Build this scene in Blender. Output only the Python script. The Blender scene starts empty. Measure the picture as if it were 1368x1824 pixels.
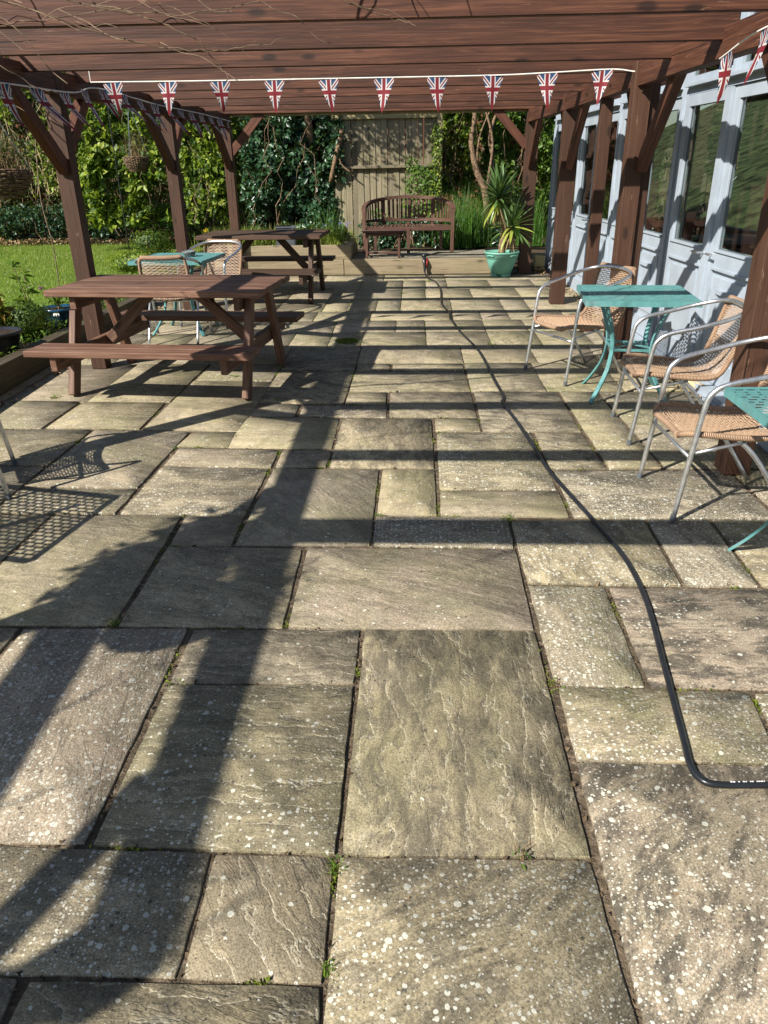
import bpy, bmesh, math, random
import numpy as np
from mathutils import Vector, Matrix, Quaternion
from mathutils import noise as mnoise

SC = bpy.context.scene
COL = SC.collection
rad = math.radians

# ---------------------------------------------------------------- camera
def make_camera():
    pitch, yaw, roll = 0.4367405, -0.04935241, 0.01682337
    cy, sy, cp, sp = math.cos(yaw), math.sin(yaw), math.cos(pitch), math.sin(pitch)
    f = Vector((sy * cp, cy * cp, -sp)); r = Vector((cy, -sy, 0)); d = f.cross(r)
    cr, sr = math.cos(roll), math.sin(roll)
    R = r * cr + d * sr; D = d * cr - r * sr
    cam = bpy.data.cameras.new('camera'); o = bpy.data.objects.new('camera', cam); COL.objects.link(o)
    m = Matrix((R, -D, -f)).transposed().to_4x4(); m.translation = Vector((0, 0, 1.6))
    o.matrix_world = m
    cam.sensor_fit = 'VERTICAL'; cam.sensor_height = 24.0; cam.lens = 24.0 * 1328.34 / 1824.0
    cam.clip_start = 0.05; cam.clip_end = 500
    SC.camera = o
make_camera()
# ---------------------------------------------------------------- light
KX, KY = 0.96, 0.90
w = bpy.data.worlds.new("World"); SC.world = w; w.use_nodes = True
wn = w.node_tree; wn.nodes.clear()
sky = wn.nodes.new('ShaderNodeTexSky'); sky.sky_type = 'NISHITA'; sky.sun_disc = False
ELEV = math.atan(1 / math.hypot(KX, KY))
sky.sun_elevation = ELEV; sky.sun_rotation = math.atan2(-KX, -KY) % (2 * math.pi)
sky.air_density = 1.0; sky.dust_density = 0.6
bg = wn.nodes.new('ShaderNodeBackground'); bg.inputs[1].default_value = 0.068
wo = wn.nodes.new('ShaderNodeOutputWorld')
wn.links.new(sky.outputs[0], bg.inputs[0]); wn.links.new(bg.outputs[0], wo.inputs[0])
sl = bpy.data.lights.new('sun', 'SUN'); so = bpy.data.objects.new('sun', sl); COL.objects.link(so)
sl.energy = 5.0; sl.angle = rad(0.53); sl.color = (1.0, 0.95, 0.86)
so.rotation_euler = Vector((KX, KY, -1)).to_track_quat('-Z', 'Y').to_euler()
so.location = (-8, -8, 12)
SC.view_settings.view_transform = 'Standard'; SC.view_settings.look = 'None'
SC.view_settings.exposure = 0.84; SC.view_settings.gamma = 1.0; SC.view_settings.use_curve_mapping = False
SC.cycles.use_denoising = True
SC.cycles.max_bounces = 7; SC.cycles.diffuse_bounces = 3; SC.cycles.glossy_bounces = 4
SC.cycles.transmission_bounces = 5; SC.cycles.transparent_max_bounces = 12
SC.cycles.sample_clamp_indirect = 4.0; SC.cycles.caustics_reflective = False; SC.cycles.caustics_refractive = False

GS = 0.016                                   # fall of the patio
def gz(y): return GS * y

# ---------------------------------------------------------------- node helper
class NT:
    def __init__(s, name, rough=0.7, spec=0.3):
        s.m = bpy.data.materials.new(name); s.m.use_nodes = True
        s.t = s.m.node_tree; s.n = s.t.nodes; s.n.clear()
        s.out = s.n.new('ShaderNodeOutputMaterial'); s.b = s.n.new('ShaderNodeBsdfPrincipled')
        s.t.links.new(s.b.outputs[0], s.out.inputs[0])
        s.b.inputs['Roughness'].default_value = rough; s.b.inputs['Specular IOR Level'].default_value = spec
    def lk(s, a, inp):
        if isinstance(a, (int, float)): inp.default_value = a
        elif isinstance(a, (tuple, list)):
            if len(inp.default_value) == 4 and len(a) == 3: a = (*a, 1)
            inp.default_value = a
        else: s.t.links.new(a, inp)
    def N(s, typ, **k):
        n = s.n.new(typ)
        for a, v in k.items(): setattr(n, a, v)
        return n
    def math(s, op, a, b=0.0, c=None, clamp=False):
        n = s.N('ShaderNodeMath', operation=op, use_clamp=clamp); s.lk(a, n.inputs[0]); s.lk(b, n.inputs[1])
        if c is not None: s.lk(c, n.inputs[2])
        return n.outputs[0]
    def vm(s, op, a, b):
        n = s.N('ShaderNodeVectorMath', operation=op); s.lk(a, n.inputs[0])
        if op == 'SCALE': s.lk(b, n.inputs[3])
        else: s.lk(b, n.inputs[1])
        return n.outputs[0]
    def mix(s, f, a, b, bt='MIX'):
        n = s.N('ShaderNodeMix', data_type='RGBA', blend_type=bt); s.lk(f, n.inputs[0]); s.lk(a, n.inputs[6]); s.lk(b, n.inputs[7])
        return n.outputs[2]
    def ramp(s, f, pts, interp='LINEAR'):
        n = s.N('ShaderNodeValToRGB'); s.lk(f, n.inputs[0]); cr = n.color_ramp; cr.interpolation = interp
        while len(cr.elements) < len(pts): cr.elements.new(0.5)
        for e, (p, c) in zip(cr.elements, pts):
            e.position = p; e.color = (c, c, c, 1) if isinstance(c, (int, float)) else (*c, 1)
        return n.outputs[0]
    def mr(s, v, a, b, c=0.0, d=1.0, smooth=True):
        n = s.N('ShaderNodeMapRange', interpolation_type='SMOOTHSTEP' if smooth else 'LINEAR', clamp=True)
        for i, x in enumerate((v, a, b, c, d)): s.lk(x, n.inputs[i])
        return n.outputs[0]
    def noise(s, v, scale, detail=3, rough=0.55, dist=0.0, col=False):
        n = s.N('ShaderNodeTexNoise'); s.lk(v, n.inputs['Vector']); n.inputs['Scale'].default_value = scale
        n.inputs['Detail'].default_value = detail; n.inputs['Roughness'].default_value = rough; n.inputs['Distortion'].default_value = dist
        return n.outputs[1 if col else 0]
    def vor(s, v, scale, feature='F1', rnd=1.0, dims='3D'):
        n = s.N('ShaderNodeTexVoronoi', feature=feature, voronoi_dimensions=dims); s.lk(v, n.inputs['Vector'])
        n.inputs['Scale'].default_value = scale; n.inputs['Randomness'].default_value = rnd
        return n
    def obj(s): return s.N('ShaderNodeTexCoord').outputs['Object']
    def rnd(s): return s.N('ShaderNodeObjectInfo').outputs['Random']
    def bump(s, h, dist, strength=1.0, prev=None):
        n = s.N('ShaderNodeBump'); s.lk(h, n.inputs['Height']); n.inputs['Distance'].default_value = dist; n.inputs['Strength'].default_value = strength
        if prev is not None: s.lk(prev, n.inputs['Normal'])
        return n.outputs[0]
    def c(s, col): s.lk(col, s.b.inputs['Base Color']); return s
    def nrm(s, n): s.lk(n, s.b.inputs['Normal']); return s
    def off(s, k=37.0):
        """object coordinates shifted by a random amount per object"""
        r = s.rnd(); c3 = s.N('ShaderNodeCombineXYZ')
        s.lk(s.math('MULTIPLY', r, k), c3.inputs[0]); s.lk(s.math('MULTIPLY', r, k * 1.7), c3.inputs[1]); s.lk(s.math('MULTIPLY', r, k * 0.6), c3.inputs[2])
        return s.vm('ADD', s.obj(), c3.outputs[0])

def simple(name, col, rough=0.6, spec=0.3, metal=0.0, var=0.12, sc=12.0, bump=0.0, rust=None):
    s = NT(name, rough, spec); v = s.off()
    f = s.noise(v, sc, 4, 0.6)
    s.c(s.mix(s.mr(f, 0.3, 0.7), tuple(x * (1 - var) for x in col), tuple(min(1, x * (1 + var)) for x in col)))
    if rust:
        rr = s.noise(v, 42, 5, 0.75); col0 = s.mix(s.mr(f, 0.3, 0.7), tuple(x * (1 - var) for x in col), tuple(min(1, x * (1 + var)) for x in col))
        col0 = s.mix(s.mr(s.noise(v, 5.5, 4, 0.6), 0.5, 0.75, 0, 0.35), col0, tuple(0.5 * x + 0.17 for x in col)); s.c(s.mix(s.mr(rr, 0.68, 0.72, 0, 0.8), col0, rust))
    s.b.inputs['Metallic'].default_value = metal
    if bump: s.nrm(s.bump(s.noise(v, sc * 4, 3), bump))
    return s.m

def wood(name, c_dark, c_mid, c_light, rough=0.62, scale=1.0, knots=True, bump=0.0016, wear=None, green=0.0):
    s = NT(name, rough, 0.35); v = s.off(53)
    st = s.vm('MULTIPLY', v, (1.3 * scale, 26 * scale, 26 * scale))
    g1 = s.noise(st, 1.0, 5, 0.65, 1.2)
    st2 = s.vm('MULTIPLY', v, (3.0 * scale, 120 * scale, 120 * scale)); g2 = s.noise(st2, 1.0, 3, 0.6)
    big = s.noise(v, 2.3, 3, 0.5)
    f = s.math('ADD', s.math('MULTIPLY', g1, 0.6), s.math('MULTIPLY', g2, 0.4))
    col = s.ramp(f, [(0.30, c_dark), (0.50, c_mid), (0.72, c_light)])
    col = s.mix(s.mr(big, 0.3, 0.75, 0.0, 0.45), col, tuple(x * 0.62 for x in c_mid))
    h = f
    if knots:
        vv = s.vm('MULTIPLY', v, (3.6, 9, 9)); vo = s.vor(vv, 1.0); d = vo.outputs['Distance']
        k = s.mr(d, 0.10, 0.24, 1.0, 0.0); sel = s.math('GREATER_THAN', s.N('ShaderNodeSeparateColor').outputs[0], 0.5)
        sc = s.N('ShaderNodeSeparateColor'); s.lk(vo.outputs['Color'], sc.inputs[0])
        k = s.math('MULTIPLY', k, s.math('GREATER_THAN', sc.outputs[0], 0.62))
        col = s.mix(s.math('MULTIPLY', k, 0.75), col, tuple(x * 0.35 for x in c_dark))
    if wear:
        wv = s.mr(s.noise(s.vm('MULTIPLY', v, (6, 40, 40)), 1.0, 4, 0.7), 0.66, 0.74)
        col = s.mix(s.math('MULTIPLY', wv, 0.6), col, wear)
    if green:
        gm = s.mr(s.noise(v, 3.2, 4, 0.6), 0.42, 0.7, 0, green); col = s.mix(gm, col, (0.10, 0.11, 0.035))
    tone = s.mr(s.math('FRACT', s.math('MULTIPLY', s.rnd(), 5.7)), 0, 1, 0.74, 1.22, False); col = s.vm('SCALE', col, tone)
    ck = s.mr(s.noise(s.vm('MULTIPLY', v, (1.6, 55, 55)), 1.0, 2, 0.5, 0.3), 0.69, 0.73); col = s.mix(s.math('MULTIPLY', ck, 0.85), col, tuple(x * 0.2 for x in c_dark))
    s.c(col); s.nrm(s.bump(s.math('SUBTRACT', h, ck), bump * 4, 0.6))
    return s.m

M = {}
M['pergola'] = wood('brown_stained_timber', (0.016, 0.006, 0.0035), (0.080, 0.029, 0.0155), (0.215, 0.088, 0.047), wear=(0.30, 0.17, 0.11))
M['post'] = wood('brown_stained_post', (0.038, 0.017, 0.009), (0.070, 0.032, 0.0185), (0.105, 0.052, 0.031), wear=(0.40, 0.28, 0.19), scale=0.8)
M['picnic'] = wood('weathered_red_brown_boards', (0.045, 0.019, 0.011), (0.14, 0.070, 0.044), (0.31, 0.20, 0.14), wear=(0.50, 0.37, 0.28))
M['picnic2'] = wood('dark_brown_boards', (0.035, 0.019, 0.012), (0.075, 0.042, 0.026), (0.13, 0.080, 0.052))
M['treated'] = wood('greenish_treated_timber', (0.16, 0.13, 0.055), (0.27, 0.22, 0.11), (0.36, 0.30, 0.17))
M['teak'] = wood('old_bench_timber', (0.055, 0.026, 0.018), (0.105, 0.052, 0.036), (0.20, 0.115, 0.08), wear=(0.50, 0.38, 0.30), knots=False)
M['sleeper'] = wood('weathered_sleeper', (0.12, 0.092, 0.056), (0.235, 0.185, 0.118), (0.36, 0.295, 0.20), scale=0.6, bump=0.003, green=0.25)
M['sleeper_dark'] = wood('dark_sleeper', (0.035, 0.026, 0.015), (0.075, 0.057, 0.034), (0.17, 0.135, 0.085), scale=0.6, bump=0.003, green=0.35)  # darker brown version of the sleeper timber, for the left edging
M['fence'] = wood('grey_fence_board', (0.12, 0.098, 0.058), (0.22, 0.185, 0.12), (0.32, 0.275, 0.195), scale=0.7, green=0.35)
M['fence_post'] = wood('pale_fence_post', (0.25, 0.20, 0.09), (0.36, 0.30, 0.15), (0.46, 0.39, 0.22), scale=0.7)
M['grey_paint'] = simple('pale_blue_grey_paint', (0.34, 0.39, 0.45), 0.42, 0.4, var=0.08, sc=5)
M['gutter'] = simple('dark_brown_soffit', (0.06, 0.04, 0.035), 0.6)
M['teal'] = simple('teal_powder_coat', (0.09, 0.245, 0.245), 0.42, 0.5, var=0.12, sc=20, rust=(0.10, 0.055, 0.03))
M['teal_pot'] = simple('sea_green_plastic', (0.13, 0.34, 0.265), 0.45, 0.4, var=0.10, sc=6, rust=(0.16, 0.20, 0.13))
M['blue_pot'] = simple('blue_glaze', (0.012, 0.055, 0.11), 0.2, 0.5, sc=8)
M['black_pot'] = simple('black_plastic_pot', (0.018, 0.020, 0.026), 0.35, 0.5, sc=8)
M['grey_crate'] = simple('grey_plastic', (0.09, 0.10, 0.11), 0.5)
M['alu'] = simple('brushed_aluminium', (0.66, 0.67, 0.68), 0.30, 0.5, metal=0.9, var=0.15, sc=30)
M['bolt'] = simple('rusty_bolt', (0.10, 0.06, 0.04), 0.6, 0.5, var=0.4)
M['rubber'] = simple('black_rubber', (0.012, 0.014, 0.017), 0.33, 0.5, var=0.2)
M['red_plastic'] = simple('red_plastic', (0.25, 0.015, 0.012), 0.4)
M['cord'] = simple('white_cord', (0.72, 0.70, 0.64), 0.7)
M['print_white'] = simple('white_print', (0.8, 0.8, 0.8), 0.5)
M['soil'] = simple('dark_soil', (0.050, 0.036, 0.024), 0.95, 0.1, var=0.6, sc=22, bump=0.02)
M['bark'] = simple('bark', (0.20, 0.135, 0.085), 0.9, 0.1, var=0.5, sc=35, bump=0.006)
M['vine'] = simple('dry_vine', (0.17, 0.12, 0.08), 0.8, 0.15, var=0.45, sc=18)
M['dry'] = simple('dry_stalk', (0.47, 0.36, 0.21), 0.8, 0.1, var=0.4, sc=18)
M['wicker'] = simple('willow_strand', (0.16, 0.105, 0.065), 0.6, 0.3, var=0.6, sc=25)
M['inside_wall'] = simple('inside_wall', (0.22, 0.20, 0.17), 0.8, sc=3)
M['inside_floor'] = simple('inside_floor', (0.09, 0.06, 0.04), 0.5, sc=3)
M['sill'] = simple('white_sill', (0.78, 0.77, 0.72), 0.5, var=0.03)
M['mortar'] = simple('mortar', (0.30, 0.25, 0.19), 0.9, 0.1, sc=30)
M['ash'] = simple('ash', (0.35, 0.33, 0.3), 0.9)

def rattan():
    s = NT('tan_rattan', 0.5, 0.35); v = s.off()
    f = s.noise(v, 60, 3, 0.6)
    s.c(s.mix(f, (0.19, 0.115, 0.07), (0.47, 0.335, 0.225))); return s.m
M['rattan'] = rattan()
def rattan_wrap():
    s = NT('tan_rattan_wrap', 0.5, 0.35); v = s.off()
    f = s.noise(v, 30, 3, 0.6)
    col = s.mix(f, (0.32, 0.20, 0.125), (0.50, 0.34, 0.225))
    uv = s.N('ShaderNodeTexCoord').outputs['UV']; sp = s.N('ShaderNodeSeparateXYZ'); s.lk(uv, sp.inputs[0])
    wv = s.math('SINE', s.math('MULTIPLY', sp.outputs[0], 2 * math.pi / 0.008))
    col = s.mix(s.mr(wv, -1, 0.2, 0.55, 0.0), col, (0.14, 0.07, 0.035))
    s.c(col); s.nrm(s.bump(wv, 0.0016)); return s.m
M['wrap'] = rattan_wrap()

def brick_mat():
    s = NT('red_brick', 0.85, 0.2); v = s.off()
    s.c(s.mix(s.noise(v, 9, 4, 0.7), (0.10, 0.035, 0.02), (0.22, 0.085, 0.05))); return s.m
M['brick'] = brick_mat()

def leafmat(name, cols, rough=0.45, trans=0.35, spec=0.35):
    s = NT(name, rough, spec)
    g = s.N('ShaderNodeNewGeometry').outputs['Random Per Island']
    n = len(cols); col = s.ramp(g, [(i / (n - 1), c) for i, c in enumerate(cols)])
    s.c(col)
    tr = s.N('ShaderNodeBsdfTranslucent'); s.lk(s.mix(0.5, col, (0.30, 0.42, 0.03)), tr.inputs[0])
    mx = s.N('ShaderNodeMixShader'); s.lk(trans, mx.inputs[0]); s.lk(s.b.outputs[0], mx.inputs[1]); s.lk(tr.outputs[0], mx.inputs[2])
    s.t.links.new(mx.outputs[0], s.out.inputs[0]); return s.m
M['leaf_lime'] = leafmat('lime_green_leaf', [(0.025, 0.055, 0.008), (0.06, 0.115, 0.014), (0.19, 0.27, 0.028), (0.33, 0.37, 0.055)])
M['leaf_mid'] = leafmat('mid_green_leaf', [(0.045, 0.10, 0.018), (0.09, 0.17, 0.025), (0.15, 0.25, 0.03)])
M['leaf_dark'] = leafmat('dark_ivy_leaf', [(0.012, 0.032, 0.016), (0.022, 0.06, 0.028), (0.04, 0.10, 0.045), (0.06, 0.13, 0.06)], 0.32, 0.12, 0.5)
M['leaf_scrub'] = leafmat('dark_scrub_leaf', [(0.012, 0.020, 0.008), (0.025, 0.045, 0.012), (0.055, 0.075, 0.02), (0.10, 0.075, 0.045)], 0.6, 0.15, 0.2)
M['leaf_dead'] = leafmat('dead_leaf', [(0.10, 0.055, 0.03), (0.20, 0.12, 0.06), (0.33, 0.23, 0.13), (0.42, 0.33, 0.2)], 0.8, 0.1, 0.1)
M['litter_dark'] = leafmat('dark_litter', [(0.03, 0.02, 0.013), (0.06, 0.04, 0.025), (0.11, 0.075, 0.045), (0.20, 0.15, 0.09)], 0.9, 0.05, 0.1)
M['leaf_box'] = leafmat('box_leaf', [(0.03, 0.06, 0.012), (0.06, 0.11, 0.018), (0.14, 0.20, 0.03)])
M['leaf_red'] = leafmat('reddish_green_leaf', [(0.10, 0.17, 0.02), (0.22, 0.30, 0.04), (0.30, 0.16, 0.04), (0.25, 0.30, 0.05)])
M['lawn'] = leafmat('lawn_blade', [(0.07, 0.13, 0.012), (0.13, 0.22, 0.02), (0.21, 0.30, 0.03), (0.30, 0.33, 0.08), (0.34, 0.30, 0.13)], 0.5, 0.35, 0.2)
M['bank'] = simple('rough_grass', (0.048, 0.062, 0.026), 0.9, 0.1, var=0.75, sc=2.6)
M['sedge'] = leafmat('long_grass_blade', [(0.04, 0.12, 0.02), (0.08, 0.20, 0.03), (0.15, 0.30, 0.05)], 0.4, 0.35)
M['yucca'] = leafmat('yucca_leaf', [(0.05, 0.11, 0.06), (0.09, 0.17, 0.06), (0.17, 0.26, 0.05)], 0.35, 0.2, 0.5)
M['yucca_y'] = leafmat('yellowish_yucca_leaf', [(0.25, 0.32, 0.05), (0.33, 0.36, 0.07)], 0.4, 0.3, 0.4)
M['petal'] = leafmat('bluebell_petal', [(0.25, 0.25, 0.6), (0.35, 0.35, 0.75)])
M['petal_pink'] = leafmat('pink_petal', [(0.6, 0.15, 0.5), (0.7, 0.25, 0.6)])
M['petal_white'] = leafmat('white_petal', [(0.7, 0.7, 0.6), (0.8, 0.8, 0.75)])
M['petal_yellow'] = leafmat('yellow_petal', [(0.8, 0.55, 0.02), (0.8, 0.6, 0.05)])
M['moss'] = leafmat('moss', [(0.06, 0.08, 0.01), (0.13, 0.17, 0.02), (0.2, 0.24, 0.03)], 0.9, 0.1, 0.1)

def ground_mat(name, a, b, c3):
    s = NT(name, 0.95, 0.1); v = s.obj()
    f = s.noise(v, 3.0, 6, 0.65); f2 = s.noise(v, 28, 4, 0.7)
    col = s.mix(s.mr(f, 0.35, 0.65), a, b); col = s.mix(s.mr(f2, 0.5, 0.7), col, c3)
    s.c(col); s.nrm(s.bump(f2, 0.02)); return s.m
M['lawn_base'] = ground_mat('lawn_soil_and_thatch', (0.08, 0.14, 0.02), (0.12, 0.20, 0.025), (0.16, 0.22, 0.04))
M['earth'] = ground_mat('earth', (0.05, 0.038, 0.025), (0.085, 0.06, 0.038), (0.14, 0.10, 0.065))
M['joint'] = ground_mat('joint_grit', (0.065, 0.050, 0.034), (0.13, 0.10, 0.068), (0.26, 0.20, 0.14))
M['deck'] = ground_mat('grey_gravel_deck', (0.17, 0.15, 0.11), (0.27, 0.24, 0.18), (0.36, 0.33, 0.27))

def slab_mat():
    s = NT('riven_sandstone', 0.82, 0.25)
    oi = s.N('ShaderNodeObjectInfo'); r = oi.outputs['Random']
    sc = s.N('ShaderNodeSeparateColor'); s.lk(oi.outputs['Color'], sc.inputs[0])
    lich, stain, green, ang = sc.outputs[0], sc.outputs[1], sc.outputs[2], oi.outputs['Alpha']
    base = s.off(41)
    vr = s.N('ShaderNodeVectorRotate', rotation_type='Z_AXIS'); s.lk(base, vr.inputs['Vector']); s.lk(s.math('MULTIPLY', s.math('FRACT', ang), math.pi), vr.inputs['Angle']); ripple = s.math('ADD', s.math('MULTIPLY', s.math('GREATER_THAN', ang, 0.999), 0.85), 0.22)
    v = vr.outputs[0]
    warp = s.noise(v, 3.0, 3, 0.5, 0, True); v2 = s.vm('ADD', v, s.vm('SCALE', s.vm('SUBTRACT', warp, (0.5, 0.5, 0.5)), 0.12))
    st = s.vm('MULTIPLY', v2, (1.0, 5.0, 1.0))
    n1 = s.noise(st, 2.2, 5, 0.6, 0.5)
    st2 = s.vm('MULTIPLY', v2, (2.4, 11.0, 1.0)); n2 = s.noise(st2, 2.6, 6, 0.72, 0.6)
    patch = s.noise(base, 2.4, 4, 0.6); patch2 = s.noise(base, 7.5, 5, 0.65)
    grain = s.noise(base, 180, 3, 0.7); fine = s.noise(base, 60, 4, 0.7)
    rip = s.mr(s.math('FRACT', s.math('MULTIPLY', r, 7.3)), 0.2, 0.95, 0.15, 0.9)
    # colour of the stone, different for every slab
    cA = s.ramp(r, [(0.0, (0.41, 0.340, 0.215)), (0.2, (0.47, 0.390, 0.245)), (0.4, (0.37, 0.310, 0.225)), (0.6, (0.44, 0.360, 0.230)), (0.8, (0.395, 0.315, 0.235)), (1.0, (0.42, 0.355, 0.220))])
    col = s.mix(s.mr(n1, 0.3, 0.72), s.vm('SCALE', cA, 0.74), s.vm('SCALE', cA, 1.20))
    col = s.mix(s.math('MULTIPLY', s.mr(n2, 0.40, 0.72, 0.0, 0.6), rip), col, s.vm('SCALE', cA, 0.60))
    col = s.mix(s.mr(patch2, 0.45, 0.7, 0.0, 0.5), col, (0.36, 0.315, 0.235))
    mot = s.noise(v2, 13.0, 6, 0.72, 0.4); col = s.mix(s.mr(mot, 0.46, 0.66, 0.0, 0.60), col, s.vm('SCALE', cA, 0.48))
    mot2 = s.noise(s.vm('MULTIPLY', v2, (1.0, 2.2, 1.0)), 24.0, 5, 0.75); col = s.mix(s.mr(mot2, 0.52, 0.70, 0.0, 0.5), col, s.vm('SCALE', cA, 1.45))
    # terraces of the split face
    t = s.math('MULTIPLY', s.math('ADD', n1, s.math('MULTIPLY', fine, 0.035)), 9.0)
    fr = s.math('FRACT', t); edge = s.mr(fr, 0.0, 0.14, 1.0, 0.0); step = s.math('ADD', s.math('FLOOR', t), s.mr(fr, 0.86, 1.0))
    em = s.math('MULTIPLY', edge, s.mr(patch2, 0.38, 0.58, 0.0, 0.7))
    col = s.mix(em, col, (0.47, 0.42, 0.31))
    # ripples left by splitting: warped asymmetric steps across the grain
    sy = s.N('ShaderNodeSeparateXYZ'); s.lk(v2, sy.inputs[0])
    rn = s.noise(s.vm('MULTIPLY', v, (1.0, 1.8, 1.0)), 3.6, 5, 0.62, 0.3)
    rs = s.math('ADD', s.math('MULTIPLY', sy.outputs[1], 12.5), s.math('MULTIPLY', rn, 4.2)); rf = s.math('FRACT', rs)
    cid = s.math('FRACT', s.math('MULTIPLY', s.math('FLOOR', rs), 0.377))
    brk = s.mr(s.noise(v, 5.0, 3, 0.6), 0.30, 0.50); rip2 = s.math('MULTIPLY', ripple, brk)
    col = s.mix(s.math('MULTIPLY', s.mr(rf, 0.0, 1.0, 0.0, 0.75, False), rip2), col, s.vm('SCALE', cA, 0.42))
    col = s.mix(s.math('MULTIPLY', s.math('MULTIPLY', s.mr(rf, 0.0, 0.13, 0.85, 0.0), rip2), s.mr(fine, 0.28, 0.5)), col, (0.56, 0.51, 0.385))
    col = s.mix(s.math('MULTIPLY', s.math('MULTIPLY', cid, 0.35), ripple), col, s.vm('SCALE', cA, 0.70))
    # algae, black stains
    col = s.mix(s.math('MULTIPLY', s.mr(s.noise(base, 2.4, 8, 0.75), 0.42, 0.62), s.math('MULTIPLY', green, 0.8)), col, (0.235, 0.225, 0.105))
    stn = s.noise(s.vm('MULTIPLY', v2, (1.0, 1.7, 1.0)), 4.2, 10, 0.80, 0.5); sm = s.math('MULTIPLY', s.mr(s.math('ADD', s.math('MULTIPLY', stn, 0.7), s.math('MULTIPLY', n2, 0.3)), 0.45, 0.56), s.math('MULTIPLY', stain, 0.95))
    col = s.mix(sm, col, (0.062, 0.056, 0.046))
    col = s.mix(s.mr(grain, 0.42, 0.58, 0.0, 0.62), col, s.vm('SCALE', col, 0.38))
    col = s.mix(s.mr(fine, 0.55, 0.8, 0.0, 0.35), col, (0.42, 0.38, 0.29))
    # lichens: pale rosettes and black dots
    wv = s.noise(base, 45, 2, 0.5, 0, True); vb = s.vm('ADD', base, s.vm('SCALE', s.vm('SUBTRACT', wv, (0.5, 0.5, 0.5)), 0.007))
    hh = None
    for scale, rmax, dens, seedv, pc in ((25.0, 0.25, 0.75, (3.1, 7.7, 0), 1), (45.0, 0.31, 1.0, (1.7, 2.9, 0), 1), (52.0, 0.30, 0.9, (6.7, 1.9, 0), 1), (95.0, 0.34, 1.0, (9.7, 4.9, 0), 1), (30.0, 0.20, 0.45, (5.5, 1.2, 0), 0), (70.0, 0.24, 0.55, (2.5, 8.2, 0), 0)):
        vo = s.vor(s.vm('ADD', vb, seedv), scale, dims='2D'); cc = s.N('ShaderNodeSeparateColor'); s.lk(vo.outputs['Color'], cc.inputs[0])
        rr = s.math('MULTIPLY', s.math('POWER', cc.outputs[0], 1.6), rmax)
        d = vo.outputs['Distance']
        inside = s.mr(s.math('ADD', s.math('SUBTRACT', rr, d), s.math('MULTIPLY', s.math('SUBTRACT', fine, 0.5), 0.30)), 0.0, 0.05)
        clump = s.noise(s.vm('ADD', base, seedv), 3.4 if scale < 50 else 2.2, 3, 0.6)
        thr = s.math('MULTIPLY', s.math('MULTIPLY', s.mr(clump, 0.38, 0.60), dens), s.math('MULTIPLY', s.math('POWER', lich, 2.2), 1.2) if pc else 0.6)
        sel = s.math('LESS_THAN', cc.outputs[1], thr)
        m = s.math('MULTIPLY', inside, sel)
        if pc:
            ring = s.mr(s.math('SUBTRACT', rr, d), 0.05, 0.12, 0.0, 0.35)
            pcx = s.mix(ring, (0.56, 0.55, 0.47), (0.36, 0.36, 0.29))
            col = s.mix(s.math('MULTIPLY', m, 0.88), col, pcx)
            hh = m if hh is None else s.math('MAXIMUM', hh, m)
        else: col = s.mix(s.math('MULTIPLY', m, 0.75), col, (0.045, 0.042, 0.036))
    s.c(col)
    s.lk(s.mr(grain, 0.3, 0.7, 0.7, 0.92), s.b.inputs['Roughness'])
    b1 = s.bump(s.math('MULTIPLY', s.mr(rf, 0.0, 0.12), rip2), 0.0024, 0.75, s.bump(step, 0.0007, 0.8)); b2 = s.bump(s.math('ADD', s.math('MULTIPLY', s.math('MULTIPLY', n2, rip), 0.6), s.math('MULTIPLY', n1, 1.2)), 0.007, 0.7, b1)
    b3 = s.bump(s.math('ADD', s.math('ADD', fine, s.math('MULTIPLY', mot, 1.2)), s.math('MULTIPLY', grain, 0.35)), 0.0030, 0.8, b2); b4 = s.bump(hh, 0.001, 0.5, b3)
    s.nrm(b4); return s.m
M['slab'] = slab_mat()

def glass_mat():
    s = NT('window_glass'); s.n.remove(s.b)
    fr = s.N('ShaderNodeFresnel'); fr.inputs[0].default_value = 1.5
    tp = s.N('ShaderNodeBsdfTransparent'); tp.inputs[0].default_value = (0.74, 0.78, 0.76, 1)
    gl = s.N('ShaderNodeBsdfGlossy'); gl.inputs['Roughness'].default_value = 0.004
    tc = s.obj(); gl_n = s.bump(s.noise(tc, 2.2, 2, 0.5), 0.006, 0.5); s.lk(gl_n, gl.inputs['Normal'])
    mx = s.N('ShaderNodeMixShader'); s.lk(s.math('MULTIPLY', s.math('MULTIPLY', fr.outputs[0], 1.9, clamp=True), s.math('SUBTRACT', 1.0, s.N('ShaderNodeNewGeometry').outputs['Backfacing'])), mx.inputs[0]); s.lk(tp.outputs[0], mx.inputs[1]); s.lk(gl.outputs[0], mx.inputs[2])
    s.t.links.new(mx.outputs[0], s.out.inputs[0]); return s.m
M['glass'] = glass_mat()
def clear_glass():
    s = NT('clear_glass', 0.05, 0.5); s.b.inputs['Base Color'].default_value = (0.9, 0.92, 0.92, 1); s.b.inputs['Transmission Weight'].default_value = 0.85; return s.m
M['clear'] = clear_glass()

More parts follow.
